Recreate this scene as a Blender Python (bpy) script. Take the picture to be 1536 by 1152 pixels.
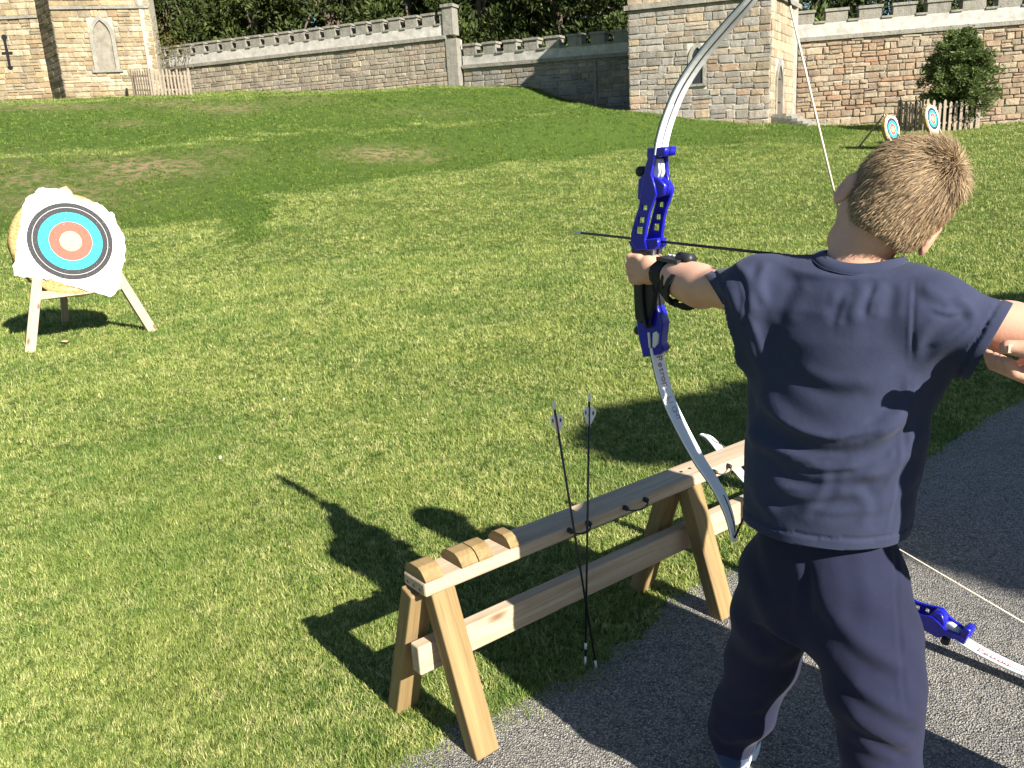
import bpy, bmesh, math, random
import numpy as np
from mathutils import Vector, Matrix
random.seed(7); RNG = np.random.default_rng(7)
for o in list(bpy.data.objects): bpy.data.objects.remove(o)
SC = bpy.context.scene; COL = SC.collection
# ---------------------------------------------------------------- camera
W0, H0, FPX, CAM_H = 1536., 1152., 1250., 1.4
_dn = np.array([1055.-768., 5282.-576., FPX]); _dn /= np.linalg.norm(_dn)
_fw = np.array([0, 0, 1.]) - _dn*_dn[2]; _fw /= np.linalg.norm(_fw)
RC = np.stack([np.cross(_dn, _fw), _fw, -_dn])           # photo axes (right, down, forward) -> world
EYE = np.array([0, 0, CAM_H])
cd = bpy.data.cameras.new('camera'); cam = bpy.data.objects.new('camera', cd); COL.objects.link(cam)
cd.sensor_fit = 'HORIZONTAL'; cd.sensor_width = 36; cd.lens = FPX/W0*36; cd.clip_start = .05; cd.clip_end = 2000
cr, cu, cb = RC@np.array([1, 0, 0.]), RC@np.array([0, -1, 0.]), RC@np.array([0, 0, -1.])
cam.matrix_world = Matrix([[cr[i], cu[i], cb[i], EYE[i]] for i in range(3)]+[[0, 0, 0, 1]])
SC.camera = cam
# ---------------------------------------------------------------- light
SUN_EL, SUN_AZ = math.radians(32.5), math.radians(141.5)    # azimuth clockwise from +Y
SUN = np.array([math.sin(SUN_AZ)*math.cos(SUN_EL), math.cos(SUN_AZ)*math.cos(SUN_EL), math.sin(SUN_EL)])
w = bpy.data.worlds.new('World'); SC.world = w; w.use_nodes = True
nt = w.node_tree; sky = nt.nodes.new('ShaderNodeTexSky'); sky.sky_type = 'NISHITA'; sky.sun_disc = False
sky.dust_density = .3; sky.ozone_density = 3.; sky.sun_elevation = SUN_EL; sky.sun_rotation = SUN_AZ
bgn = nt.nodes['Background']; bgn.inputs[1].default_value = .05; nt.links.new(sky.outputs[0], bgn.inputs[0])
sl = bpy.data.lights.new('sun', 'SUN'); sl.energy = 5.0; sl.angle = math.radians(.53); sl.color = (1, .95, .87)
so = bpy.data.objects.new('sun', sl); COL.objects.link(so)
so.rotation_euler = Vector(-SUN).to_track_quat('-Z', 'Y').to_euler(); so.location = (8, -10, 12)
SC.view_settings.view_transform = 'Standard'; SC.view_settings.look = 'None'; SC.view_settings.gamma = 1
SC.view_settings.exposure = 1.4
SC.render.engine = 'CYCLES'; SC.cycles.max_bounces = 5; SC.cycles.diffuse_bounces = 3; SC.cycles.glossy_bounces = 2; SC.cycles.transmission_bounces = 3
# ---------------------------------------------------------------- pixel helpers (photo pixels, 1536 x 1152)
def ray(x, y):
    v = RC@np.array([x-768., y-576., FPX]); return v/np.linalg.norm(v)
def gp(x, y, z=0.):
    r = ray(x, y); return EYE+r*((z-CAM_H)/r[2])
def ay(x, y, Y):
    r = ray(x, y); return EYE+r*(Y/r[1])
def onp(x, y, p0, n):
    r = ray(x, y); return EYE+r*((np.asarray(p0)-EYE)@n/(r@n))
def proj(P):
    c = (np.atleast_2d(P)-EYE)@RC; return np.stack([c[:, 0]/c[:, 2]*FPX+768, c[:, 1]/c[:, 2]*FPX+576], 1)
def nrm(v): v = np.asarray(v, float); return v/np.linalg.norm(v)
# ---------------------------------------------------------------- object helpers
WM = {}
def frame(o, x, y, z):
    return Matrix([[x[i], y[i], z[i], o[i]] for i in range(3)]+[[0, 0, 0, 1]])
def place(ob, parent=None, M=None):
    M = M if M is not None else Matrix()
    WM[ob] = M
    if parent is not None:
        ob.parent = parent; ob.matrix_basis = WM[parent].inverted()@M
    else: ob.matrix_basis = M
    return ob
def tag(o, label, cat, group=None):
    o['label'] = label; o['category'] = cat
    if group: o['group'] = group
    return o
def thing(name, loc, label, cat, group=None):
    o = bpy.data.objects.new(name, None); o.empty_display_size = .1; COL.objects.link(o)
    place(o, None, Matrix.Translation(Vector([float(c) for c in loc]))); return tag(o, label, cat, group)
def mesh_obj(name, verts, faces, mat, parent=None, M=None, smooth=False, kind=None, col=None):
    me = bpy.data.meshes.new(name)
    if isinstance(faces, np.ndarray):
        v = np.asarray(verts, np.float32); n, k = faces.shape
        me.vertices.add(len(v)); me.vertices.foreach_set('co', v.ravel())
        me.loops.add(n*k); me.loops.foreach_set('vertex_index', faces.astype(np.int32).ravel())
        me.polygons.add(n); me.polygons.foreach_set('loop_start', np.arange(0, n*k, k, dtype=np.int32))
        me.polygons.foreach_set('loop_total', np.full(n, k, np.int32)); me.update(calc_edges=True)
    else: me.from_pydata([tuple(map(float, p)) for p in verts], [], faces); me.update()
    if smooth: me.polygons.foreach_set('use_smooth', [True]*len(me.polygons))
    if col is not None:
        a = me.color_attributes.new('col', 'FLOAT_COLOR', 'POINT')
        c = np.ones((len(me.vertices), 4), np.float32); c[:, :3] = col; a.data.foreach_set('color', c.ravel())
    return from_mesh(name, me, mat, parent, M, kind)
def from_mesh(name, me, mat, parent=None, M=None, kind=None):
    if mat is not None and not me.materials: me.materials.append(mat)
    o = bpy.data.objects.new(name, me); COL.objects.link(o); place(o, parent, M)
    if kind: o['kind'] = kind
    return o
def bm_obj(name, bm, mat, parent=None, M=None, smooth=False, kind=None):
    me = bpy.data.meshes.new(name); bmesh.ops.recalc_face_normals(bm, faces=bm.faces); bm.to_mesh(me); bm.free()
    if smooth: me.polygons.foreach_set('use_smooth', [True]*len(me.polygons))
    return from_mesh(name, me, mat, parent, M, kind)
def box_bm(x0, x1, y0, y1, z0, z1, bev=.003, seg=1):
    bm = bmesh.new(); bmesh.ops.create_cube(bm, size=1)
    for v in bm.verts:
        v.co = Vector((x0+(v.co.x+.5)*(x1-x0), y0+(v.co.y+.5)*(y1-y0), z0+(v.co.z+.5)*(z1-z0)))
    if bev: bmesh.ops.bevel(bm, geom=bm.edges[:], offset=bev, segments=seg, profile=.5, affect='EDGES')
    return bm
def beam(name, p0, p1, wd, th, mat, parent, side=None, bev=.004, jit=0, ext=0):
    """board from p0 to p1; wd across 'side', th across the third axis; local X runs along the grain"""
    p0, p1 = np.asarray(p0, float), np.asarray(p1, float); x = nrm(p1-p0); L = np.linalg.norm(p1-p0)
    s = np.asarray(side if side is not None else (0, 0, 1.)); y = nrm(s-x*(s@x)); z = np.cross(x, y)
    bm = box_bm(-ext, L+ext, -wd/2, wd/2, -th/2, th/2, bev, 2)
    return bm_obj(name, bm, mat, parent, frame(p0, x, y, z))
def tube(name, pts, rad, mat, parent=None, seg=8, smooth=True, M=None, kind=None):
    pts = np.asarray(pts, float); n = len(pts); rad = np.broadcast_to(np.asarray(rad, float), (n,))
    T = np.gradient(pts, axis=0); T /= np.linalg.norm(T, axis=1)[:, None]+1e-12
    up = np.array([0, 0, 1.]) if abs(T[0][2]) < .9 else np.array([1., 0, 0]); V = []
    for i in range(n):
        a = nrm(up-T[i]*(up@T[i])); b = np.cross(T[i], a); up = a
        for k in range(seg):
            t = 2*math.pi*k/seg; V.append(pts[i]+rad[i]*(a*math.cos(t)+b*math.sin(t)))
    F = [[i*seg+k, i*seg+(k+1) % seg, (i+1)*seg+(k+1) % seg, (i+1)*seg+k] for i in range(n-1) for k in range(seg)]
    F += [list(range(seg))[::-1], [(n-1)*seg+k for k in range(seg)]]
    return mesh_obj(name, V, F, mat, parent, M, smooth, kind)
def prism(name, poly, depth, mat, parent, M, bev=0.):
    """closed 2-D outline in local XY, from z=0 to z=depth"""
    bm = bmesh.new(); vs = [bm.verts.new((float(a), float(b), 0)) for a, b in poly]
    f = bm.faces.new(vs); r = bmesh.ops.extrude_face_region(bm, geom=[f])
    bmesh.ops.translate(bm, verts=[v for v in r['geom'] if isinstance(v, bmesh.types.BMVert)], vec=(0, 0, depth))
    bmesh.ops.recalc_face_normals(bm, faces=bm.faces)
    if bev: bmesh.ops.bevel(bm, geom=bm.edges[:], offset=bev, segments=2, profile=.5, affect='EDGES')
    bmesh.ops.triangulate(bm, faces=[f for f in bm.faces if len(f.verts) > 4])
    return bm_obj(name, bm, mat, parent, M)
def filled(name, loops, depth, mat, parent, M, bev=0.0):
    """outline with holes (2-D curve), centred thickness 'depth'"""
    cu_ = bpy.data.curves.new(name, 'CURVE'); cu_.dimensions = '2D'; cu_.fill_mode = 'BOTH'
    cu_.extrude = max(depth/2-bev, .0005); cu_.bevel_depth = bev; cu_.bevel_resolution = 1
    for lp in loops:
        s = cu_.splines.new('POLY'); s.points.add(len(lp)-1); s.use_cyclic_u = True
        for p, q in zip(s.points, lp): p.co = (float(q[0]), float(q[1]), 0, 1)
    t = bpy.data.objects.new('tmp', cu_); COL.objects.link(t)
    dg = bpy.context.evaluated_depsgraph_get(); me = bpy.data.meshes.new_from_object(t.evaluated_get(dg))
    bpy.data.objects.remove(t); bpy.data.curves.remove(cu_); me.name = name; me.materials.clear()
    return from_mesh(name, me, mat, parent, M)
def lettering(name, text, size, mat, parent, M, depth=.0004):
    cu_ = bpy.data.curves.new(name, 'FONT'); cu_.body = text; cu_.size = size; cu_.extrude = depth; cu_.align_x = 'LEFT'; cu_.align_y = 'CENTER'
    t = bpy.data.objects.new('tmp', cu_); COL.objects.link(t)
    dg = bpy.context.evaluated_depsgraph_get(); me = bpy.data.meshes.new_from_object(t.evaluated_get(dg))
    bpy.data.objects.remove(t); bpy.data.curves.remove(cu_); me.name = name; me.materials.clear()
    return from_mesh(name, me, mat, parent, M)
def chaikin(P, n=2, closed=True):
    P = np.asarray(P, float)
    for _ in range(n):
        Q = np.roll(P, -1, 0)
        P = np.stack([.75*P+.25*Q, .25*P+.75*Q], 1).reshape(-1, P.shape[1])
        if not closed: P = P[:-2]
    return P
def spline(P, n):
    """Catmull-Rom through the points, n samples"""
    P = np.asarray(P, float); Q = np.vstack([2*P[0]-P[1], P, 2*P[-1]-P[-2]]); out = []
    for u in np.linspace(0, len(P)-1-1e-6, n):
        i = int(u); t = u-i; a, b, c, d = Q[i:i+4]
        out.append(.5*((2*b)+(c-a)*t+(2*a-5*b+4*c-d)*t*t+(-a+3*b-3*c+d)*t**3))
    return np.array(out)
# ---------------------------------------------------------------- materials
class NT:
    def __init__(s, name):
        s.m = bpy.data.materials.new(name); s.m.use_nodes = True; s.t = s.m.node_tree
        s.b = s.t.nodes['Principled BSDF']; s.out = s.t.nodes['Material Output']
    def n(s, typ, **kw):
        nd = s.t.nodes.new('ShaderNode'+typ)
        for k, v in kw.items():
            if k[0] == 'i' and k[1:].isdigit(): s.put(nd.inputs[int(k[1:])], v)
            elif k in nd.inputs: s.put(nd.inputs[k], v)
            else: setattr(nd, k, v)
        return nd
    def put(s, sock, v):
        if isinstance(v, bpy.types.NodeSocket): s.t.links.new(v, sock)
        elif isinstance(v, bpy.types.Node): s.t.links.new(v.outputs[0], sock)
        elif isinstance(v, tuple) and len(v) == 3 and sock.type == 'RGBA': sock.default_value = (*v, 1)
        else: sock.default_value = v
    def coords(s, stretch=(1, 1, 1), kind='Object'):
        return s.n('Mapping', i0=s.n('TexCoord').outputs[kind], Scale=stretch).outputs[0]
    def noise(s, vec, scale, detail=4, rough=.6, dist=0):
        return s.n('TexNoise', Vector=vec, Scale=scale, Detail=detail, Roughness=rough, Distortion=dist).outputs[0]
    def ramp(s, f, stops):
        r = s.n('ValToRGB', Fac=f); e = r.color_ramp.elements
        while len(e) < len(stops): e.new(.5)
        for k, (p, c) in zip(e, stops): k.position = p; k.color = (*c, 1) if isinstance(c, tuple) else (c, c, c, 1)
        return r.outputs[0]
    def mix(s, f, a, b, mode='MIX'):
        r = s.n('MixRGB', blend_type=mode); s.put(r.inputs[0], f); s.put(r.inputs[1], a); s.put(r.inputs[2], b); return r.outputs[0]
    def math(s, op, a, b=0.):
        r = s.n('Math', operation=op); s.put(r.inputs[0], a); s.put(r.inputs[1], b); return r.outputs[0]
    def bump(s, h, strength, dist=.01, prev=None):
        r = s.n('Bump', Strength=strength, Distance=dist, Height=h)
        if prev is not None: s.put(r.inputs['Normal'], prev)
        return r.outputs[0]
    def fin(s, color=None, rough=None, normal=None, spec=.3, **kw):
        if color is not None: s.put(s.b.inputs['Base Color'], color)
        if rough is not None: s.put(s.b.inputs['Roughness'], rough)
        if normal is not None: s.put(s.b.inputs['Normal'], normal)
        s.b.inputs['Specular IOR Level'].default_value = spec
        for k, v in kw.items(): s.put(s.b.inputs[k.replace('_', ' ')], v)
        return s.m
def c3(c, k): return tuple(min(1., x*k) for x in c)
def plain(name, base, rough=.7, var=.2, scale=8, bump=.15, bscale=80, dist=.003, spec=.3, stretch=(1, 1, 1), tint=False, **kw):
    t = NT(name); v = t.coords(stretch); n1 = t.noise(v, scale, 5)
    c = t.mix(t.ramp(n1, [(.3, 0.), (.7, 1.)]), c3(base, 1-var), c3(base, 1+var))
    if tint:
        c = t.mix(1., c, t.n('Attribute', attribute_name='col').outputs[0], 'MULTIPLY')
        c = t.mix(1., c, t.n('ObjectInfo').outputs['Color'], 'MULTIPLY')
    nm = t.bump(t.noise(v, bscale, 3), bump, dist) if bump else None
    return t.fin(c, rough, nm, spec, **kw)
def wood_mat(name, a, b, knots=True, gs=22, end=False):
    t = NT(name); tc = t.n('TexCoord'); oi = t.n('ObjectInfo')
    off = t.n('VectorMath', operation='ADD', i0=tc.outputs['Object'], i1=t.n('VectorMath', operation='SCALE', i0=t.n('CombineXYZ', i0=oi.outputs['Random'], i1=oi.outputs['Random'], i2=oi.outputs['Random']).outputs[0], Scale=37.).outputs[0]).outputs[0]
    v = t.n('Mapping', i0=off, Scale=(1.2, gs, gs)).outputs[0]
    g = t.noise(v, 1.6, 6, .65, .5); fine = t.noise(t.n('Mapping', i0=off, Scale=(6, 260, 260)).outputs[0], 1, 3)
    c = t.mix(t.ramp(g, [(.3, 0.), (.5, .55), (.72, 1.)]), a, b)
    c = t.mix(t.math('MULTIPLY', fine, .4), c, c3(a, .5))
    ln = t.noise(t.n('Mapping', i0=off, Scale=(1.6, 75, 75)).outputs[0], 1, 3, .6, 1.2); c = t.mix(t.ramp(ln, [(.56, 0.), (.64, .45), (.72, .1)]), c, c3(b, .55))
    if knots:
        vo = t.n('TexVoronoi', Vector=t.n('Mapping', i0=off, Scale=(4.2, 11, 11)).outputs[0], Scale=1.).outputs['Distance']
        c = t.mix(t.ramp(vo, [(.09, .9), (.13, .55), (.20, 0.)]), c, (.13, .055, .022))
    big = t.noise(off, 5, 4); c = t.mix(t.ramp(big, [(.5, 0.), (.8, .35)]), c, (.16, .13, .10))
    nm = t.bump(fine, .25, .002, t.bump(g, .3, .004))
    return t.fin(c, .72, nm, .25)
MT = {}
MT['pine'] = wood_mat('pale pine', (.58, .465, .325), (.40, .285, .175))
MT['treated'] = wood_mat('treated pine', (.34, .24, .105), (.20, .125, .05), knots=False)
MT['oldwood'] = wood_mat('weathered wood', (.40, .33, .25), (.22, .17, .12), knots=False)
MT['stakewood'] = wood_mat('target stand wood', (.50, .39, .27), (.36, .26, .16))
# ================================================================ terrain
_cols = [  # photo column: [(distance, photo row)] or (distance, ('z', height)): toe, crest, terrace, upper bank, wall foot
 (0,   [(19, 350), (24, 246), (28, 227), (38, 159), (47, 154)]), (200, [(20, 344), (25.5, 238), (29.5, 216), (40, 151), (46, 145), (60, 138)]),
 (312, [(21, 329), (26.5, 224), (30.5, 206), (41, 148), (48, 142), (60, 137)]), (400, [(23.5, 289), (28.5, 216), (32.5, 200), (42.5, 145), (50, 139), (60, 136)]),
 (531, [(26, 270), (30.5, 206), (34.5, 191), (44, 141), (51, 137), (60, 136)]), (662, [(28, 254), (32.5, 196), (36.5, 183), (46, 133), (51, 130), (60, 130)]),
 (781, [(30, 239), (34.5, 184), (38, 172), (45.5, 132), (48, 129), (54, 129)]), (870, [(32, 231), (36.5, 173), (39.5, 163), (43, 157), (46, 154), (52, 154)]),
 (940, [(33, 225), (37, 172), (39, 167), (40.5, 168), (45, ('z', 3.2)), (52, ('z', 3.2))]), (1050, [(30, ('z', 1.2)), (33.5, ('z', 1.6)), (37, 187), (39, 179), (45, ('z', 2.8)), (52, ('z', 2.8))]),
 (1150, [(28, ('z', 1.08)), (34, 200), (37, 187), (38.5, 183), (45, ('z', 2.4)), (52, ('z', 2.4))]),
 (1300, [(28, ('z', 1.15)), (34, ('z', 1.5)), (38, ('z', 1.75)), (42, 189), (45, 188), (52, ('z', 2.1))]), (1536, [(28, ('z', 1.2)), (34, ('z', 1.5)), (38, ('z', 1.75)), (41, 190), (45, 189), (52, ('z', 2.1))])]
_YS = np.concatenate([np.arange(0, 64, .5), [400]]); _KEY, _ZT = [], []
for px, prof in _cols:
    r = ray(px, 200); _KEY.append(r[0]/r[1]); ys, zs = [0, 8.5], [0, 0]
    ys.append(13); zs.append(.10)
    for Y, q in prof: ys.append(Y); zs.append(q[1] if isinstance(q, tuple) else ay(px, q, Y)[2])
    z = np.interp(_YS, ys, zs)
    for _ in range(2): z[1:-2] = (z[:-3]+2*z[1:-2]+z[2:-1])/4
    _ZT.append(z)
_ZT = np.array(_ZT); _KEY = np.array(_KEY)
def terrain(x, y):
    x = np.asarray(x, float); y = np.asarray(y, float); k = np.clip(x/np.maximum(y, .5), _KEY[0], _KEY[-1])
    i = np.clip(np.searchsorted(_KEY, k)-1, 0, len(_KEY)-2); f = (k-_KEY[i])/(_KEY[i+1]-_KEY[i]); f = f*f*(3-2*f)*.6+f*.4
    yc = np.clip(y, 0, 63.4); j = np.minimum((yc/.5).astype(int), 126); g = yc/.5-j
    z = (_ZT[i, j]*(1-g)+_ZT[i, j+1]*g)*(1-f)+(_ZT[i+1, j]*(1-g)+_ZT[i+1, j+1]*g)*f
    amp = np.clip((y-6)/14, 0, 1)
    return z+amp*(.05*np.sin(x*.9+1.3*np.sin(y*.35))*np.sin(y*.55+.8*np.sin(x*.4))+.02*np.sin(x*2.3+y*.7)*np.sin(y*1.9-x*.5))
def lushness(x, y):
    e = .35; g = np.hypot(terrain(x+e, y)-terrain(x-e, y), terrain(x, y+e)-terrain(x, y-e))/(2*e); return np.clip((g-.12)/.05, 0, 1)*(y > 12)
def tz(x, y): return float(terrain(np.array([x]), np.array([y]))[0])
def _grass_mat():
    t = NT('lawn'); v = t.n('TexCoord').outputs['Object']
    n1 = t.noise(v, .55, 5, .6); n2 = t.noise(v, 5, 5, .7, .4); n3 = t.noise(t.n('Mapping', i0=v, Scale=(1, .55, 1)).outputs[0], 26, 4, .75); n4 = t.noise(v, 150, 3, .7)
    c = t.mix(t.ramp(n1, [(.3, 0.), (.7, 1.)]), (.075, .125, .016), (.115, .165, .024))
    c = t.mix(t.ramp(n2, [(.38, 0.), (.68, .75)]), c, (.085, .14, .02))
    c = t.mix(t.ramp(n3, [(.42, 0.), (.66, .75)]), c, (.17, .205, .045))
    c = t.mix(t.ramp(n3, [(.30, .6), (.42, 0.)]), c, (.045, .075, .012))
    c = t.mix(t.ramp(n4, [(.36, .7), (.52, 0.)]), c, (.032, .055, .010))
    c = t.mix(t.ramp(t.noise(v, 7, 6, .7, .5), [(.52, 0.), (.66, .5)]), c, (.15, .12, .06))
    d = t.n('Attribute', attribute_name='col').outputs[0]           # bare, dry ground on the banks
    sp_ = t.n('SeparateColor', i0=d)
    c = t.mix(t.math('MULTIPLY', sp_.outputs[1], .75), c, t.mix(n2, (.045, .090, .012), (.085, .14, .02)))
    dry = t.math('MULTIPLY', sp_.outputs[0], t.ramp(t.noise(v, 3.6, 8, .8, .5), [(.45, 0.), (.56, 1.)]))
    c = t.mix(dry, c, t.mix(n4, (.22, .16, .085), (.36, .27, .15)))
    h = t.math('ADD', t.math('MULTIPLY', n3, 1.), t.math('MULTIPLY', n4, .6))
    return t.fin(c, .9, t.bump(h, 1., .05), .15)
MT['lawn'] = _grass_mat()
xs = np.concatenate([-np.geomspace(45, 500, 14)[::-1], np.arange(-44, 44.1, .4), np.geomspace(45, 500, 14)])
ys_ = np.concatenate([-np.geomspace(6, 400, 14)[::-1], np.arange(-5, 66.1, .4), np.geomspace(67, 700, 14)])
X, Y = np.meshgrid(xs, ys_); Z = terrain(X, Y); nx, ny = len(xs), len(ys_)
ii = np.arange(nx*ny).reshape(ny, nx)
F = np.stack([ii[:-1, :-1], ii[:-1, 1:], ii[1:, 1:], ii[1:, :-1]], -1).reshape(-1, 4)
V = np.stack([X, Y, Z], -1).reshape(-1, 3)
def dryness(V):
  dry = np.zeros(len(V)); PXY = proj(V); ok = V[:, 1] > 9
  for (cx, cy, rx, ry, a) in [(215, 250, 100, 17, 1.25), (170, 268, 60, 12, .9), (85, 300, 90, 30, .9), (110, 285, 120, 32, .6), (30, 262, 60, 30, .8), (575, 231, 70, 11, 1.2), (640, 238, 30, 6, .8), (345, 228, 40, 10, .6), (60, 160, 110, 6, 1.), (250, 155, 60, 6, 1.), (330, 162, 70, 9, 1.), (190, 185, 40, 6, .7), (455, 150, 70, 8, .5), (620, 168, 90, 8, .35), (350, 235, 60, 14, .35)]:
    q = ((PXY[:, 0]-cx)/rx)**2+((PXY[:, 1]-cy)/ry)**2; dry = np.maximum(dry, np.where(ok & (q < 4), a*np.exp(-q*.9), 0))

  return dry
dry = dryness(V)
lawn = mesh_obj('lawn', V, F, MT['lawn'], smooth=True, col=np.stack([dry, lushness(V[:, 0], V[:, 1]), dry*0], 1)); lawn['kind'] = 'structure'
# ---------------------------------------------------------------- asphalt path
_edge = [(455, 1300), (545, 1195), (612, 1140), (668, 1098), (722, 1072), (790, 1050), (838, 1025), (893, 1003), (950, 962), (1010, 905), (1060, 872), (1110, 848), (1180, 806), (1270, 762), (1375, 702), (1420, 668), (1465, 636), (1540, 598), (1640, 560), (1800, 510)]
E0 = np.array([gp(x, y)[:2] for x, y in _edge])
def _wob(P, amp=.018, seed=3):
    P = spline(P, 260); r = np.random.default_rng(seed); d = np.gradient(P, axis=0); n = np.stack([-d[:, 1], d[:, 0]], 1); n /= np.linalg.norm(n, axis=1)[:, None]
    k = np.convolve(r.normal(size=len(P)+8), np.ones(5)/5, 'same')[4:-4]; return P+n*(k*amp*1.6+r.normal(size=len(P))*amp*.25)[:, None]
EDGE = _wob(E0)
far = EDGE[-1]+(EDGE[-1]-EDGE[-12])*6; start = EDGE[0]+(EDGE[0]-EDGE[20])*3.5
PATH = np.vstack([start, EDGE, far, far+[3.2, -3.6], [3.5, -1.2], start+[2.6, -2.4]])
def inpoly(P, Q):
    x, y = P[:, 0], P[:, 1]; inside = np.zeros(len(P), bool); j = len(Q)-1
    for i in range(len(Q)):
        xi, yi, xj, yj = Q[i, 0], Q[i, 1], Q[j, 0], Q[j, 1]
        c = ((yi > y) != (yj > y)) & (x < (xj-xi)*(y-yi)/(yj-yi+1e-12)+xi); inside ^= c; j = i
    return inside
def _asphalt():
    t = NT('asphalt'); v = t.n('TexCoord').outputs['Object']
    vo = t.n('TexVoronoi', Vector=v, Scale=200.); cell = t.n('SeparateColor', i0=vo.outputs['Color']).outputs[0]
    vo2 = t.n('TexVoronoi', Vector=v, Scale=330.); big = t.noise(v, 3, 4); mid = t.noise(v, 26, 4, .7)
    c = t.ramp(cell, [(0., (.05, .047, .043)), (.25, (.18, .17, .152)), (.6, (.36, .338, .295)), (1., (.58, .545, .47))])
    c = t.mix(t.ramp(vo.outputs['Distance'], [(.3, 0.), (.62, .75)]), c, (.02, .02, .022))
    c = t.mix(.3, c, t.n('SeparateColor', i0=vo2.outputs['Color']).outputs[1], 'OVERLAY')
    c = t.mix(t.math('MULTIPLY', t.ramp(mid, [(.4, 0.), (.75, 1.)]), .55), c, (.34, .315, .26))
    c = t.mix(t.math('MULTIPLY', big, .4), c, (.17, .16, .145))
    c = t.mix(t.ramp(t.noise(v, 1.3, 6, .7, .8), [(.50, 0.), (.68, .45)]), c, (.10, .095, .09))
    h = t.math('ADD', t.math('MULTIPLY', vo.outputs['Distance'], -1.), t.math('MULTIPLY', mid, .8))
    return t.fin(c, .85, t.bump(h, .9, .006), .25)
MT['asphalt'] = _asphalt()
from mathutils.geometry import tessellate_polygon
_v3 = [Vector((float(a), float(b), .006)) for a, b in PATH]; _tri = tessellate_polygon([_v3])
path = mesh_obj('path', _v3, [list(f) if ((_v3[f[1]]-_v3[f[0]]).cross(_v3[f[2]]-_v3[f[0]])).z > 0 else list(f)[::-1] for f in _tri], MT['asphalt']); path['kind'] = 'structure'
# ---------------------------------------------------------------- grass blades
def _blade_mat():
    t = NT('grass blade'); rnd = t.n('ObjectInfo').outputs['Random']; w_ = t.n('NewGeometry').outputs['Position']
    n1 = t.noise(w_, 1.1, 4); n2 = t.noise(w_, 9, 3)
    f = t.math('ADD', t.math('MULTIPLY', rnd, .5), t.math('MULTIPLY', n2, .5))
    c = t.ramp(f, [(.2, (.038, .078, .013)), (.36, (.115, .185, .033)), (.52, (.24, .305, .070)), (.70, (.43, .435, .150)), (.86, (.64, .57, .29))])
    c = t.mix(t.ramp(n1, [(.45, 0.), (.7, .42)]), c, (.36, .39, .085))
    c = t.mix(t.ramp(t.noise(w_, .8, 5, .65), [(.47, 0.), (.64, .55)]), c, (.085, .165, .026))
    lu = t.n('Attribute', attribute_name='lush', attribute_type='INSTANCER').outputs['Fac']
    c = t.mix(t.math('MULTIPLY', lu, .88), c, t.ramp(f, [(.25, (.024, .064, .006)), (.5, (.080, .155, .016)), (.8, (.24, .30, .05))]))
    p = t.fin(c, .55, None, .25)
    tr = t.n('BsdfTranslucent', Color=t.mix(.5, c, (.22, .26, .03))); mx = t.n('MixShader', i0=.2, i1=t.b.outputs[0], i2=tr.outputs[0])
    t.t.links.new(mx.outputs[0], t.out.inputs[0]); return p
MT['blade'] = _blade_mat()
tufts = bpy.data.collections.new('grass_tufts')
for k in range(7):
    r = np.random.default_rng(50+k); V, F = [], []
    for b in range(13):
        a = r.uniform(0, 6.28); p = r.normal(0, .011, 2); L = r.uniform(.009, .024)*(1.5 if r.uniform() < .08 else 1); lean = r.uniform(.35, 1.5); wd = r.uniform(.0008, .0015)
        d = np.array([math.cos(a), math.sin(a)]); q = np.array([-d[1], d[0]]); i = len(V)
        for (t_, wf) in ((0, 1), (.55, .85), (1, .0)):
            c = p+d*L*lean*t_*t_*.75; z = L*t_*(1-.28*lean*t_*.8)-.002
            if wf: V += [(*(c+q*wd*wf), z), (*(c-q*wd*wf), z)]
            else: V.append((*c, z))
        F += [[i, i+1, i+3, i+2], [i+2, i+3, i+4]]
    me = bpy.data.meshes.new('tuft'); me.from_pydata(V, [], F); me.materials.append(MT['blade'])
    tufts.objects.link(bpy.data.objects.new('tuft', me))
def scatter(n, r0, r1, power, s0, s1):
    u = RNG.uniform(size=n); e = 2-power
    r = (r0**e+(r1**e-r0**e)*u)**(1/e); a = RNG.uniform(-.76, .92, n); P = np.stack([r*np.sin(a), r*np.cos(a)], 1)
    sc = (s0+(s1-s0)*(r-r0)/(r1-r0))*RNG.uniform(.65, 1.3, n)
    return P, sc
P1, S1 = scatter(135000, 1.35, 5., 1.5, .72, 1.15); P2, S2 = scatter(95000, 5., 13., 1.7, 1.1, 2.5); P3, S3 = scatter(78000, 13., 30., 1.6, 2.1, 3.4); P5, S5 = scatter(68000, 30., 56., 1.2, 3.4, 5.)
e_i = RNG.integers(0, len(EDGE), 2600); P4 = EDGE[e_i]+RNG.normal(0, .035, (2600, 2)); S4 = RNG.uniform(.45, .95, 2600)
PP = np.vstack([P1, P2, P3, P5]); SS = np.concatenate([S1, S2, S3, S5])
_d3 = dryness(np.column_stack([PP, terrain(PP[:, 0], PP[:, 1])])); _pn = np.sin(PP[:, 0]*2.9+1.5*np.sin(PP[:, 1]*2.1))*np.sin(PP[:, 1]*2.2+PP[:, 0]*.9); _kk = RNG.uniform(size=len(PP)) > np.clip(_d3*(1.0+.9*_pn), 0, .93); PP, SS = PP[_kk], SS[_kk]
grow = .5+.5*np.sin(PP[:, 0]*3.1+1.7*np.sin(PP[:, 1]*2.3))*np.sin(PP[:, 1]*2.7+1.1*np.sin(PP[:, 0]*1.9)); SS = SS*(.78+.44*grow)
k = ~inpoly(PP, PATH); PP, SS = PP[k], SS[k]
_ed = np.full(len(PP), 9.); _nr = np.where((PP[:, 1] < 6))[0]
for e_ in EDGE[::6]: _ed[_nr] = np.minimum(_ed[_nr], np.hypot(PP[_nr, 0]-e_[0], PP[_nr, 1]-e_[1]))
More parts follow.
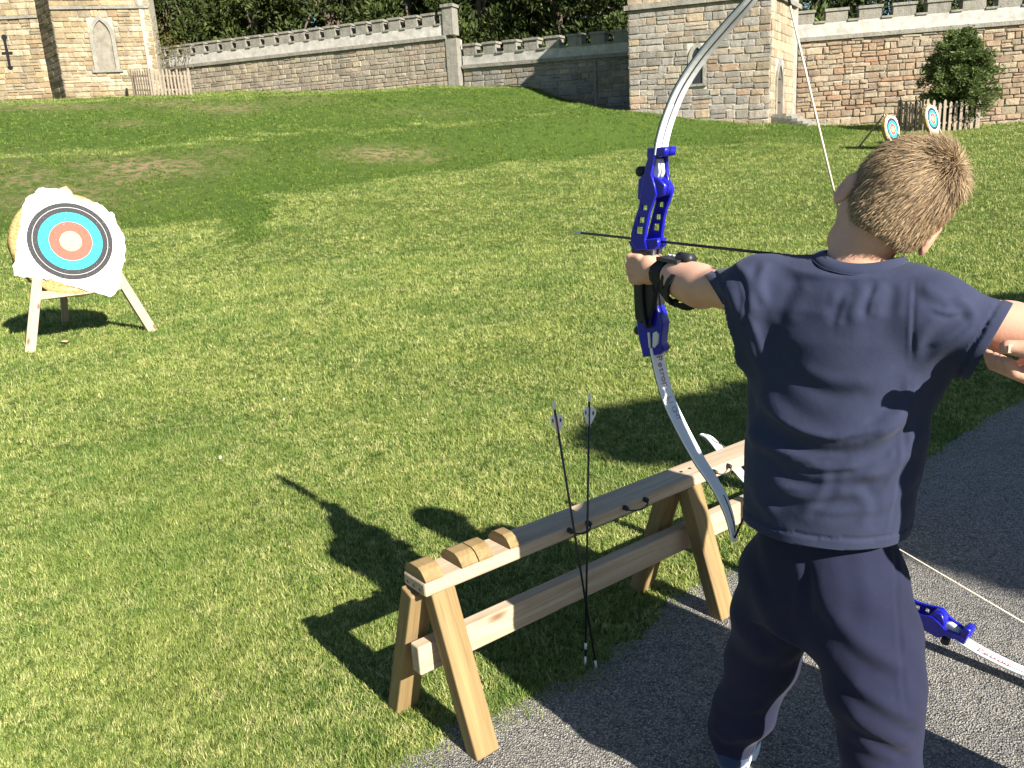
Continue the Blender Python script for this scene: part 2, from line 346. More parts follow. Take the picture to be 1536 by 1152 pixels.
_pn = .5+.5*np.sin(PP[:, 0]*17+2*np.sin(PP[:, 1]*13))*np.sin(PP[:, 1]*19+PP[:, 0]*5); k = RNG.uniform(size=len(PP)) < np.clip(.22+_ed*2.4+.45*_pn, 0, 1); PP, SS = PP[k], SS[k]
PP = np.vstack([PP, P4]); SS = np.concatenate([SS, S4])
GV = np.column_stack([PP, terrain(PP[:, 0], PP[:, 1])])
gm = bpy.data.meshes.new('grass'); gm.vertices.add(len(GV)); gm.vertices.foreach_set('co', GV.astype(np.float32).ravel())
at = gm.attributes.new('sc', 'FLOAT', 'POINT'); at.data.foreach_set('value', SS.astype(np.float32))
at = gm.attributes.new('lush', 'FLOAT', 'POINT'); at.data.foreach_set('value', lushness(GV[:, 0], GV[:, 1]).astype(np.float32))
at = gm.attributes.new('rz', 'FLOAT_VECTOR', 'POINT'); at.data.foreach_set('vector', np.column_stack([RNG.normal(0, .12, (len(GV), 2)), RNG.uniform(0, 6.28, len(GV))]).astype(np.float32).ravel())
gr = bpy.data.objects.new('grass', gm); COL.objects.link(gr); place(gr); gr['kind'] = 'stuff'
tag(gr, 'short sunlit green grass blades covering the lawn', 'grass')
ng = bpy.data.node_groups.new('grass_scatter', 'GeometryNodeTree')
ng.interface.new_socket('Geometry', in_out='INPUT', socket_type='NodeSocketGeometry'); ng.interface.new_socket('Geometry', in_out='OUTPUT', socket_type='NodeSocketGeometry')
gi, go = ng.nodes.new('NodeGroupInput'), ng.nodes.new('NodeGroupOutput'); ip = ng.nodes.new('GeometryNodeInstanceOnPoints')
ci = ng.nodes.new('GeometryNodeCollectionInfo'); ci.inputs['Collection'].default_value = tufts; ci.inputs['Separate Children'].default_value = True; ci.inputs['Reset Children'].default_value = True
a1 = ng.nodes.new('GeometryNodeInputNamedAttribute'); a1.data_type = 'FLOAT'; a1.inputs[0].default_value = 'sc'
a2 = ng.nodes.new('GeometryNodeInputNamedAttribute'); a2.data_type = 'FLOAT_VECTOR'; a2.inputs[0].default_value = 'rz'
ip.inputs['Pick Instance'].default_value = True
for s_, d_ in ((gi.outputs[0], ip.inputs['Points']), (ci.outputs[0], ip.inputs['Instance']), (a1.outputs[0], ip.inputs['Scale']), (a2.outputs[0], ip.inputs['Rotation']), (ip.outputs[0], go.inputs[0])): ng.links.new(s_, d_)
md = gr.modifiers.new('scatter', 'NODES'); md.node_group = ng
# ================================================================ masonry
def stone_mat(name, base):
    t = NT(name); v = t.n('TexCoord').outputs['Object']; wp = t.n('NewGeometry').outputs['Position']
    n1 = t.noise(wp, 3.2, 6, .7); n2 = t.noise(wp, 14, 5, .7); n3 = t.noise(wp, .8, 4)
    c = t.mix(1., base, t.n('Attribute', attribute_name='col').outputs[0], 'MULTIPLY')
    c = t.mix(1., c, t.n('ObjectInfo').outputs['Color'], 'MULTIPLY')
    c = t.mix(t.ramp(n1, [(.35, .45), (.65, 0.)]), c, c3(base, .42))
    c = t.mix(t.ramp(n3, [(.52, 0.), (.75, .45)]), c, (.34, .32, .265))
    c = t.mix(t.ramp(n2, [(.58, 0.), (.8, .5)]), c, (.38, .36, .31))
    c = t.mix(t.ramp(t.noise(t.n('Mapping', i0=wp, Scale=(2.2, 2.2, .35)).outputs[0], 1.4, 5, .7), [(.5, 0.), (.72, .6)]), c, c3(base, .38))
    return t.fin(c, .92, t.bump(n2, .8, .05, t.bump(n1, .5, .08)), .15)
MT['stone'] = stone_mat('dressed stone', (.285, .25, .195))
MT['mortar'] = plain('lime mortar', (.42, .395, .345), .95, .25, 3, .6, 20, .03, tint=False)
MT['mortar_w'] = plain('warm mortar', (.40, .355, .27), .95, .25, 3, .6, 20, .03)
MT['dark'] = plain('slit shade and hinge black', (.012, .012, .013), .9, .1, 5, 0)
MT['glass'] = plain('dark leaded glass', (.02, .022, .025), .25, .2, 20, 0, spec=.5)
MT['plank'] = wood_mat('dark oak', (.16, .13, .10), (.09, .07, .05), knots=False)
_rocks = []
def rock_mesh(k, rough=.06):
    r = np.random.default_rng(900+k); V = []
    def ring(s, d, j): return [(sx*s+r.normal(0, j), d+r.normal(0, j*.5), sz*s+r.normal(0, j)) for sx, sz in ((-.5, -.5), (0, -.52), (.5, -.5), (.52, 0), (.5, .5), (0, .52), (-.5, .5), (-.52, 0))]
    V += ring(1., 0, rough*.35); V += ring(.98, .6, rough*.4); V += ring(.80, .95, rough*.6); V.append((r.normal(0, .1), 1.05+r.normal(0, rough), r.normal(0, .1)))
    F = [[a*8+i, a*8+(i+1) % 8, a*8+8+(i+1) % 8, a*8+8+i] for a in range(2) for i in range(8)]+[[16+i, 16+(i+1) % 8, 24] for i in range(8)]
    me = bpy.data.meshes.new('stone'); me.from_pydata(V, [], F); me.materials.append(MT['stone'])
    a = me.color_attributes.new('col', 'FLOAT_COLOR', 'POINT'); a.data.foreach_set('color', np.ones(len(V)*4, np.float32))
    return me, np.array(V), F
ROCKS = [rock_mesh(k) for k in range(9)]
class Masonry:
    """collects the stones of one wall; the 300 that show largest become single parts, the rest one part"""
    def __init__(s, th): s.th = th; s.st = []
    def add(s, c, u, n, L, H, D, color): s.st.append((np.asarray(c, float), np.asarray(u, float), np.asarray(n, float), L, H, D, color, random.randrange(9)))
    def face(s, A, B, z0, z1, hr, lr, D, pal, joint=.02, openings=(), zb=None, quoin=0., seed=1, rough=0.):
        """face from A to B (plan), seen with B on the right; z0/z1 are numbers or (left, right) pairs"""
        r = np.random.default_rng(seed); A, B = np.asarray(A, float), np.asarray(B, float); L = np.linalg.norm(B-A)
        u = np.array([*(B-A)/L, 0]); n = np.array([u[1], -u[0], 0])
        za, zb_ = (z0 if isinstance(z0, tuple) else (z0, z0)); ta, tb = (z1 if isinstance(z1, tuple) else (z1, z1))
        hh = max(ta-za, tb-zb_); z = 0.; row = 0
        while z < 1-1e-6:
            dz = r.uniform(*hr)/hh
            if 1-z-dz < .55*hr[0]/hh: dz = 1-z
            x = 0.
            while x < L-1e-6:
                l = r.uniform(*lr)*(1.+.4*(r.uniform() < .15))
                if quoin and x == 0: l = quoin if row % 2 else quoin*.6
                if L-x-l < .5*lr[0]: l = L-x
                f = (x+l/2)/L; zz0 = za+(zb_-za)*f; zz1 = ta+(tb-ta)*f; H = (zz1-zz0)*dz; zc = zz0+(zz1-zz0)*(z+dz/2)
                parts = [(x, l, zc, H)]
                if r.uniform() < .16 and H > 1.35*hr[0]: parts = [(x, l, zc-H/4, H/2), (x, l, zc+H/4, H/2)]
                for (px_, l_, zc_, H_) in parts:
                    a, b = px_, px_+l_
                    for (o0, o1, p0, p1) in openings:
                        if zc_+H_*.3 > p0 and zc_-H_*.3 < p1:
                            if a < o0 < b <= o1 or (a < o0 and b > o0 and (o0-a) >= (b-o1)): b = o0
                            elif a < o1 < b: a = o1
                            elif a >= o0 and b <= o1: a = b
                    if b-a < .05: continue
                    p = A+(B-A)*((a+b)/2/L); j = joint*r.uniform(.5, 1.6)
                    cc = np.array(pal[r.integers(len(pal))])*r.uniform(.78, 1.2)
                    uu = u; nn2 = n
                    if rough: tl = r.normal(0, rough); uu = nrm(u+np.array([0, 0, tl])); zc_ = zc_+r.normal(0, rough*.35)
                    s.add((p[0], p[1], zc_), uu, n, b-a-j, H_-j, D*r.uniform(.55, 1.25), cc)
                x += l
            z += dz; row += 1
    def done(s, mat, cap=300, name='stone'):
        if not s.st: return
        C = np.array([q[0] for q in s.st]); PX = proj(C); d = np.linalg.norm(C-EYE, axis=1)
        inn = (PX[:, 0] > -10) & (PX[:, 0] < 1546) & (PX[:, 1] > -8) & (PX[:, 1] < 1160) & (C[:, 1] > 0)
        area = np.array([q[3]*q[4]*max(.02, q[2]@(EYE-q[0])/np.linalg.norm(EYE-q[0])) for q in s.st])/d**2*np.where(inn, 1, 1e-3)
        order = np.argsort(-area); V, Fq, Ft, colr = [], [], [], []; k0 = 0
        for rank, i in enumerate(order):
            c, u, n, L, H, D, color, k = s.st[i]; me, RV, RF = ROCKS[k]
            if rank < cap and inn[i]:
                o = bpy.data.objects.new(name, me); COL.objects.link(o); z = np.array([0, 0, 1.])
                place(o, s.th, frame(c, u*L, n*D, z*H)); o.color = (*map(float, color), 1)
            else:
                V.append(c+RV[:, :1]*L*u+RV[:, 1:2]*D*n+RV[:, 2:]*H*np.array([0, 0, 1.])); colr.append(np.repeat(np.array(color)[None], len(RV), 0))
                Fq += [[q+k0 for q in f] for f in RF]; k0 += len(RV)
        if V: mesh_obj('stonework', np.vstack(V), Fq, mat, s.th, kind='stuff', col=np.vstack(colr))
        s.st = []
def slab(name, th, A, B, z0, z1, out, back, mat, ends=.0):
    """long box along A-B, 'out' in front of the face line and 'back' behind it; z may differ at the ends"""
    A, B = np.asarray(A, float), np.asarray(B, float); u = (B-A)/np.linalg.norm(B-A); n = np.array([u[1], -u[0]]); A = A-u*ends; B = B+u*ends
    z0 = z0 if isinstance(z0, tuple) else (z0, z0); z1 = z1 if isinstance(z1, tuple) else (z1, z1)
    V = []
    for P, i in ((A, 0), (B, 1)):
        for d in (out, -back):
            for z in (z0[i], z1[i]): V.append((*(P+n*d), z))
    F = [[0, 4, 5, 1], [2, 3, 7, 6], [0, 1, 3, 2], [4, 6, 7, 5], [1, 5, 7, 3], [0, 2, 6, 4]]
    o = mesh_obj(name, V, F, mat, th, col=np.ones((8, 3))); return o
def lerp2(A, B, f): return np.asarray(A, float)+(np.asarray(B, float)-np.asarray(A, float))*f
GREY = [(1.02, 1.06, 1.16), (1.12, 1.15, 1.22), (.94, .98, 1.08), (.86, .89, .97), (1.22, 1.17, 1.10), (1.14, 1.05, 1.0)]
WALL1 = [(1.25, 1.2, 1.15), (1.38, 1.33, 1.27), (1.12, 1.09, 1.08), (1.02, .98, .96), (1.42, 1.34, 1.2), (1.2, 1.06, 1.0)]
WARM = [(1.5, 1.36, 1.1), (1.3, 1.1, .78), (1.42, 1.22, .86), (1.15, .92, .64), (1.6, 1.5, 1.3), (1.45, 1.32, 1.08), (1.1, .95, .74)]
PINK = [(1.36, 1.17, .99), (1.26, 1.03, .85), (1.4, 1.26, 1.08), (1.12, .78, .62), (1.3, 1.18, 1.02), (1.12, 1.0, .88), (1.34, 1.1, .9), (1.22, .98, .8)]
PALE = [(1.6, 1.5, 1.3), (1.5, 1.36, 1.12), (1.65, 1.52, 1.26), (1.35, 1.18, .98), (1.5, 1.3, 1.1)]
def parapet(th, ms, A, B, zs, zsill, ztop, mer, gap, first, pal, D, seed, thick=.45, hr=(.26, .34)):
    """string course at zs, parapet up to zsill, merlons up to ztop; each pair is (left, right)"""
    L = np.linalg.norm(np.asarray(B)-np.asarray(A)); lz = lambda q, f: q[0]+(q[1]-q[0])*f
    slab('string_course', th, A, B, (zs[0]-.06, zs[1]-.06), (zs[0]+.13, zs[1]+.13), .16, .3, MT['dress'])
    slab('parapet', th, A, B, (zs[0]+.13, zs[1]+.13), zsill, .03, thick, MT['mortar'])
    ms.face(A, B, (zs[0]+.14, zs[1]+.14), zsill, hr, (.5, 1.1), D, pal, .012, seed=seed); 
    for q in ms.st[-0:]: pass
    x = first; k = 0
    while x < L-.1:
        a, b = max(0, x/L), min(1, (x+mer)/L); P, Q = lerp2(A, B, a), lerp2(A, B, b)
        z0, z1 = (lz(zsill, a), lz(zsill, b)), (lz(ztop, a)-.11, lz(ztop, b)-.11)
        me_ = slab('merlon', th, P, Q, z0, z1, .04, thick, MT['dress']); 
        slab('cap', me_, P, Q, z1, (z1[0]+.12, z1[1]+.12), .10, thick+.06, MT['dress'], .06)
        if x+mer+gap < L: c = slab('sill', th, Q, lerp2(A, B, min(1, (x+mer+gap)/L)), (lz(zsill, b)-.02, lz(zsill, b)-.02), (lz(zsill, b)+.07,)*2, .09, thick+.04, MT['dress'], -.005)
        x += mer+gap; k += 1
MT['dress'] = stone_mat('weathered coping stone', (.28, .26, .215))
def arch_pts(w, h, n=9):
    """pointed opening of width w and height h, from the left foot over the apex to the right foot"""
    r = w*1.15; hs = h-math.sqrt(max(r*r-(r-w/2)**2, .001)); P = [(-w/2, 0)]
    a1 = math.acos((r-w/2)/r)
    for i in range(n): a = a1*i/(n-1); P.append((-w/2+r-r*math.cos(a), hs+r*math.sin(a)))
    return P+[(-x, y) for x, y in P[::-1][1:]]
def arch_frame(name, th, c, u, w, h, band, proud, mat, depth=.25):
    n = np.array([u[1], -u[0], 0]); I = arch_pts(w, h); O = arch_pts(w+2*band, h+band*1.3); U = np.array([u[0], u[1], 0]); k = len(I); V = []
    for d in (proud, -depth):
        for P in (O, I): V += [np.asarray(c)+U*x+np.array([0, 0, y])+n*d for x, y in P]
    F = []
    for i in range(k-1):
        o0, i0, ob, ib = i, k+i, 2*k+i, 3*k+i
        F += [[o0, i0, i0+1, o0+1], [o0, o0+1, ob+1, ob], [i0, ib, ib+1, i0+1]]
    F += [[0, 2*k, 3*k, k], [k-1, 2*k-1, 4*k-1, 3*k-1]]
    return mesh_obj(name, V, F, mat, th, col=np.ones((len(V), 3))*1.15)
def arch_panel(name, th, c, u, w, h, d, mat):
    n = np.array([u[1], -u[0], 0]); U = np.array([u[0], u[1], 0]); P = arch_pts(w, h)
    V = [np.asarray(c)+U*x+np.array([0, 0, y])+n*d for x, y in P]+[np.asarray(c)+U*x+np.array([0, 0, y])+n*(d-.06) for x, y in P]; k = len(P)
    return mesh_obj(name, V, [list(range(k)), list(range(k, 2*k))[::-1]]+[[i, k+i, k+(i+1) % k, (i+1) % k] for i in range(k)], mat, th, col=np.ones((len(V), 3)))
xy = lambda p: np.asarray(p)[:2]
# ---------------------------------------------------------------- left tower
A1, B1 = xy(ay(100, 148, 47)), xy(ay(243, 140, 48.2)); A2 = A1+np.array([-1.65, 1.9]); A3 = A2+np.array([-9., -.6]); B2 = B1+np.array([-2.7, 6.])
T = thing('castle_tower', (*((A1+B1)/2), 5.6), 'tall warm sandstone castle tower with a blind pointed arch, at far left', 'tower')
ms = Masonry(T); zst = ay(170, 12, 47.5)[2]; zt = 14.5
for nm, (a, b) in {'core': (A3, A2), 'core_': (A2, A1), 'core__': (A1, B1), 'core___': (B1, B2)}.items():
    slab('core', T, a, b, 4.6, zt, 0, {'core': 3., 'core_': .3, 'core__': 3., 'core___': .5}[nm], MT['mortar_w'])
uF = nrm(B1-A1); Lf = np.linalg.norm(B1-A1)
cN = onp(162, 104, (*A1, 0), np.array([uF[1], -uF[0], 0])); sN = (xy(cN)-A1)@uF; hN = onp(160, 27, (*A1, 0), np.array([uF[1], -uF[0], 0]))[2]-cN[2]
ms.face(A1, B1, 5.2, zst, (.19, .32), (.32, .75), .055, WARM, .024, rough=.018, openings=[(sN-.62, sN+.62, cN[2], cN[2]+hN)], seed=11, quoin=.8)
ms.face(A1, B1, zst+.16, zt, (.24, .34), (.5, .9), .05, WARM, .02, seed=12)
ms.face(A3, A2, 5.2, zst, (.20, .34), (.35, .8), .055, WARM, .024, rough=.018, openings=[], seed=13); ms.face(A3, A2, zst+.16, zt, (.24, .34), (.5, .9), .05, WARM, .02, seed=14)
ms.face(A2, A1, 5.2, zt, (.24, .36), (.6, 1.2), .04, [(.9, .8, .66), (.8, .7, .56)], .02, seed=15); ms.face(B1, B2, 5.2, zt, (.22, .34), (.4, .9), .06, WARM, .02, seed=16)  # angle face turned from the sun: shade put into its darker stone colours
for a, b in ((A3, A2), (A1, B1)): slab('string_course', T, a, b, zst, zst+.15, .13, .2, MT['dress'])
arch_frame('arch_surround', T, (*xy(cN), cN[2]), uF, .86, hN-.1, .2, .10, MT['dress'], .2); arch_panel('blind_window', T, (*xy(cN), cN[2]), uF, .86, hN-.1, .012, MT['stone'])
slab('sill', T, A1+uF*(sN-.75), A1+uF*(sN+.75), cN[2]-.16, cN[2], .14, .1, MT['dress'])
u3 = nrm(A2-A3); n3 = np.array([u3[1], -u3[0], 0]); q0, q1 = onp(9, 56, (*A2, 0), n3), onp(14, 101, (*A2, 0), n3)
xs_ = (q0+q1)/2; arrow = slab('arrow_slit', T, xy(xs_)-u3*.07, xy(xs_)+u3*.07, q1[2], q0[2], .085, .05, MT['dark']); slab('cross_slit', arrow, xy(xs_)-u3*.28, xy(xs_)+u3*.28, xs_[2]-.09, xs_[2]+.02, .088, .05, MT['dark'])  # black slabs on the wall face; their colour stands in for the slit's shade
for zc_ in (q1[2], q0[2]): bm = bmesh.new(); bmesh.ops.create_cone(bm, cap_ends=True, segments=12, radius1=.15, radius2=.15, depth=.12); bm_obj('slit_end', bm, MT['dark'], arrow, frame((*xy(xs_), zc_), (*u3, 0), (0, 0, 1), n3))
for k in range(5): slab('merlon', T, lerp2(A1, B1, k/5+.02), lerp2(A1, B1, k/5+.13), zt, zt+.9, .05, .5, MT['dress'])
ms.done(MT['stone'])
# ---------------------------------------------------------------- far curtain wall (long, left)
L0, R0 = xy(ay(225, 110, 59)), xy(ay(687, 128, 50)); L0 = L0+(L0-R0)*.12
T = thing('curtain_wall', (*((L0+R0)/2), 6), 'long pale grey battlemented wall ending in a raised post, beside the picket fence', 'wall')
ms = Masonry(T); fL = lambda p, q, px, Y: p
zsr, zsl = ay(660, 59, 50.6)[2], ay(285, 101, 58)[2]; k_ = (zsl-zsr)/np.linalg.norm(xy(ay(285, 101, 58))-R0); LW = np.linalg.norm(L0-R0)
zs = (zsr+k_*LW, zsr); ztp = ay(640, 22, 50.8)[2]-zsr; zsi = ztp-.66
slab('core', T, L0, R0, 4.6, (zs[0]-.06, zs[1]-.06), 0, .9, MT['mortar'])
ms.face(L0, R0, 5.2, (zs[0]-.07, zs[1]-.07), (.18, .36), (.3, .75), .05, WALL1, .024, seed=21, rough=.02)
parapet(T, ms, L0, R0-nrm(R0-L0)*.5, zs, (zs[0]+zsi, zs[1]+zsi), (zs[0]+ztp, zs[1]+ztp), .74, .36, .2, GREY, .02, 22)
p_ = slab('end_post', T, R0-nrm(R0-L0)*.62, R0, zs[1]+.13, zs[1]+ztp+.2, .12, .6, MT['dress']); slab('post_cap', p_, R0-nrm(R0-L0)*.62, R0, zs[1]+ztp+.2, zs[1]+ztp+.36, .2, .66, MT['dress'], .07)
slab('corner_quoin', T, R0-nrm(R0-L0)*.55, R0+nrm(R0-L0)*.12, 5.0, zs[1]-.07, .09, .5, MT['dress'])
ms.done(MT['stone'])
# ---------------------------------------------------------------- lower curtain wall (behind the gate tower)
A4 = xy(ay(697, 128, 50.3)); B4 = xy(ay(985, 150, 44.5)); u4 = nrm(B4-A4); z4 = lambda px, py: onp(px, py, (*A4, 0), np.array([u4[1], -u4[0], 0]))[2]
T = thing('curtain_wall', (*((A4+B4)/2), 4.5), 'lower battlemented wall half in shadow, joining the long wall to the square tower', 'wall')
ms = Masonry(T); w4 = np.linalg.norm(B4-A4); sL, sR = z4(700, 101), z4(896, 86); sR = sL+(sR-sL)*w4/((onp(896, 86, (*A4, 0), np.array([u4[1], -u4[0], 0]))[:2]-A4)@u4)
hm = z4(740, 62)-z4(740, 98); hs_ = z4(760, 78)-z4(760, 96)
slab('core', T, A4, B4, 2.6, (sL-.06, sR-.06), 0, .9, MT['mortar']); ms.face(A4, B4, 3.0, (sL-.07, sR-.07), (.24, .42), (.4, .9), .06, GREY+[(1.1, 1., .8)], .025, seed=31)
parapet(T, ms, A4, B4, (sL, sR), (sL+hs_, sR+hs_), (sL+hm, sR+hm), .80, .50, .1, GREY, .02, 32, .5)
slab('rib', T, A4+u4*8.05, A4+u4*8.2, 3.0, sL-.4, .11, .1, MT['dress']); ms.done(MT['stone'])
# ---------------------------------------------------------------- square gate tower
TL, TR, TB = xy(ay(945, 172, 40)), xy(ay(1154, 184, 38.4)), xy(ay(1192, 178, 42.4)); TC = TL+(TB-TR)
T = thing('castle_tower', (*((TL+TB)/2), 2.4), 'square grey stone tower with a lancet window, behind the raised bow limb', 'tower')
ms = Masonry(T); uT = nrm(TR-TL); nT = np.array([uT[1], -uT[0], 0]); uS = nrm(TB-TR); nS = np.array([uS[1], -uS[0], 0])
zq = onp(941, 17, (*TL, 0), nT)[2]; ztt = zq+3.2
for a, b, bk in ((TL, TR, 2.2), (lerp2(TR,TB,.03), TB, 2.), (lerp2(TC,TL,.1), lerp2(TC,TL,.97), .5), (TB, TC, .6)): slab('core', T, a, b, 1.4, ztt, 0, bk, MT['mortar'])
cw = onp(1046, 126, (*TL, 0), nT); hw = onp(1045, 71, (*TL, 0), nT)[2]-cw[2]; sw = (xy(cw)-TL)@uT
cdr = onp(1167.5, 172, (*TR, 0), nS); hd = onp(1167, 97, (*TR, 0), nS)[2]-cdr[2]; sd_ = (xy(cdr)-TR)@uS
ms.face(TL, TR, (2.2, 1.6), zq, (.22, .40), (.35, .85), .055, GREY+[(1.3, 1.15, .95), (1.2, 1.2, 1.22), (1.25, 1.0, .85)], .026, rough=.018, openings=[(sw-.42, sw+.42, cw[2]-.1, cw[2]+hw+.15)], seed=41, quoin=.8)
ms.face(TR, TB, 1.6, zq, (.30, .45), (.5, 1.0), .04, PALE, .018, openings=[(sd_-.72, sd_+.72, cdr[2], cdr[2]+hd+.2)], seed=42, quoin=.7)
ms.face(TC, TL, 2., zq, (.26, .42), (.4, .9), .05, GREY, .02, seed=43)
for a, b, s_ in ((TL, TR, 44), (TR, TB, 45)): ms.face(a, b, zq+.22, ztt, (.3, .42), (.5, 1.), .03, PALE, .02, seed=s_)
for a, b in ((TL, TR), (TR, TB), (TC, TL)):
    slab('string_course', T, a, b, zq, zq+.20, .17, .2, MT['dress'], .16)
    for k in range(3): slab('merlon', T, lerp2(a, b, k/3+.05), lerp2(a, b, k/3+.24), ztt, ztt+.8, .05, .4, MT['dress'])
ww = .46; arch_frame('window_surround', T, cw, uT, ww, hw, .17, .075, MT['dress'], .2); win = arch_panel('window', T, cw, uT, ww, hw, .01, MT['glass'])
slab('sill', T, xy(cw)-uT*.42, xy(cw)+uT*.42, cw[2]-.1, cw[2], .12, .1, MT['dress'])
arch_frame('door_surround', T, cdr, uS, .95, hd, .24, .07, MT['dress'], .2); door = arch_panel('door', T, cdr, uS, .95, hd, .012, MT['plank'])
slab('hinge', door, xy(cdr)-uS*.42, xy(cdr)+uS*.2, cdr[2]+.5, cdr[2]+.56, .03, .0, MT['dark']); slab('hinge', door, xy(cdr)-uS*.42, xy(cdr)+uS*.2, cdr[2]+1.5, cdr[2]+1.56, .03, .0, MT['dark'])
ms.done(MT['stone'])
# ---------------------------------------------------------------- steps at the tower door
S = thing('stone_steps', (*xy(cdr), cdr[2]-1), 'worn stone steps leading down from the tower doorway along the wall', 'steps')
zg = tz(*(xy(cdr)+nS[:2]*1.2)); zd = cdr[2]; nst = 5
for k in range(nst):
    zk = zd-.01-k*max(.12, (zd-zg)/nst); a = TR+uS*(.2)+nS[:2]*(.05); l0 = sd_+.75+k*.42
    st = slab('step', S, a+uS*0, TR+uS*l0+nS[:2]*.05, zk-.30 if k else zk-.5, zk-k*.003, .62+.24*k, -.0, MT['dress'])
# ---------------------------------------------------------------- right curtain wall
A5 = xy(ay(1193, 180, 43.2)); B5 = xy(ay(1536, 190, 41.2)); u5 = nrm(B5-A5); n5 = np.array([u5[1], -u5[0], 0]); z5 = lambda px, py: onp(px, py, (*A5, 0), n5)[2]
B6 = A5+u5*52; T = thing('curtain_wall', (*((A5+B5)/2), 2), 'pinkish rubble battlemented wall behind the two distant targets', 'wall')
ms = Masonry(T); s0_ = z5(1197, 62); s1_ = s0_+(z5(1530, 35)-s0_)*52/((xy(onp(1530, 35, (*A5, 0), n5))-A5)@u5)
hs5 = z5(1236, 33)-z5(1236, 58); hm5 = z5(1300, 8)-z5(1300, 53)
slab('core', T, A5, B6, 1.2, (s0_-.06, s1_-.06), 0, .9, MT['mortar']); ms.face(A5, B6, 1.6, (s0_-.07, s1_-.07), (.14, .38), (.24, .72), .09, PINK, .026, seed=51, rough=.045)
parapet(T, ms, A5, B6, (s0_, s1_), (s0_+hs5, s1_+hs5), (s0_+hm5, s1_+hm5), 1.0, .52, -.25, [(1.05, .95, .78), (1., .92, .74), (.9, .84, .7)], .02, 52, .5)
ms.done(MT['stone'])
# turret standing out of the right wall beyond the picture: it throws the shade at the wall's foot
zR = s1_; R1 = A5+u5*14.6-np.array([n5[0], n5[1]])*-.0; 
T = thing('castle_turret', (*(A5+u5*15.5), 1.6), 'squat stone turret projecting from the pinkish wall, just past the right edge', 'turret')
ms = Masonry(T); q0_, q1_ = A5+u5*13.9+n5[:2]*2.6, A5+u5*17.5+n5[:2]*2.6
slab('core', T, q0_, q1_, 1.2, 4.4, 0, 2.6, MT['mortar']); ms.face(q0_, q1_, 1.6, 4.4, (.2, .36), (.35, .8), .08, PINK, .03, seed=55); ms.face(A5+u5*13.9, q0_, 1.6, 4.4, (.2, .36), (.35, .8), .08, PINK, .03, seed=56)
for k in range(3): slab('merlon', T, lerp2(q0_, q1_, k/3+.04), lerp2(q0_, q1_, k/3+.24), 4.4, 5.1, .05, .5, MT['dress'])
ms.done(MT['stone'], 0)
# ---------------------------------------------------------------- picket fences
def picket(th, P, u, h, wd, mat, lean=0):
    n = np.array([u[1], -u[0]]); z = tz(*P); t_ = .025
    V = [(-wd/2, 0), (wd/2, 0), (wd/2, h-wd*.6), (0, h), (-wd/2, h-wd*.6)]
    prism('picket', V, t_, mat, th, frame((P[0]+n[0]*.02, P[1]+n[1]*.02, z-.05), nrm((u[0], u[1], lean*.05)), (lean, 0, 1), (n[0], n[1], 0)))
def fence(name, runs, h, wd, step, mat, label):
    th = thing(name, (*runs[0][0], tz(*runs[0][0])), label, 'fence')
    for A, B in runs:
        A, B = np.asarray(A), np.asarray(B); L = np.linalg.norm(B-A); u = (B-A)/L; k = max(2, int(round(L/step)))
        for i in range(k): picket(th, lerp2(A, B, (i+.5)/k), u, h*random.uniform(.94, 1.05), wd, mat, random.uniform(-.03, .03))
        za, zb = tz(*A), tz(*B)
        for f in (.25, .75): slab('rail', th, A, B, (za+h*f-.04, zb+h*f-.04), (za+h*f+.04, zb+h*f+.04), -.02, .07, mat)
        for P in (A, B): slab('post', th, P-u*.05, P+u*.05, tz(*P)-.1, tz(*P)+h*1.02, -.03, .12, mat)
    return th
f0, f1, f2 = xy(ay(201, 143, 46.6)), xy(ay(229, 142, 45.6)), xy(ay(288, 140, 47.6))
fence('picket_fence', [(f0, f1), (f1, f2)], 1.38, .11, .215, MT['oldwood'], 'weathered picket fence between the sandstone tower and the long wall')
e0 = xy(ay(1386, 194, 36.2)); e1 = xy(ay(1468, 193, 36.4)); ue = nrm(e1-e0); ne = np.array([-ue[1], ue[0]]); e2, e3 = e1+ne*2.1, e0+ne*2.1
fence('picket_fence', [(e0, e1), (e1, e2), (e2, e3), (e3, e0)], 1.28, .12, .235, MT['oldwood'], 'square grey picket guard around the small conifer by the pinkish wall')
# ================================================================ trees
def leaf_mat(name, a, b, tr=.25):
    t = NT(name); c = t.mix(1., t.mix(t.noise(t.n('TexCoord').outputs['Object'], 2.5, 3), a, b), t.n('Attribute', attribute_name='col').outputs[0], 'MULTIPLY')
    p = t.fin(c, .6, None, .2); x = t.n('BsdfTranslucent', Color=c); mx = t.n('MixShader', i0=tr, i1=t.b.outputs[0], i2=x.outputs[0]); t.t.links.new(mx.outputs[0], t.out.inputs[0]); return p
MT['yew'] = leaf_mat('yew needles', (.024, .042, .010), (.070, .088, .020), .1)
MT['fir'] = leaf_mat('fir needles', (.075, .115, .035), (.15, .185, .06), .25)
MT['leaf'] = leaf_mat('broad leaves', (.05, .09, .02), (.09, .13, .03), .12)
MT['bark'] = plain('bark', (.11, .085, .06), .95, .35, 6, .8, 22, .04, stretch=(1, 1, .25))
def leaves(C, D, S, asp, col, r):
    """one bent pair of triangles per leaf: centre, direction, length, aspect"""
    n = len(C); D = D/np.linalg.norm(D, axis=1)[:, None]; Rn = r.normal(size=(n, 3)); Wd = np.cross(D, Rn); Wd /= np.linalg.norm(Wd, axis=1)[:, None]+1e-9
    a = C-D*S[:, None]*.5; b = C+D*S[:, None]*.5; m = C+Wd*(S*asp)[:, None]; q = C-Wd*(S*asp)[:, None]
    V = np.stack([a, m, b, q], 1).reshape(-1, 3); i = np.arange(n)*4
    return V, np.stack([i, i+1, i+2, i+3], 1), np.repeat(col, 4, 0)
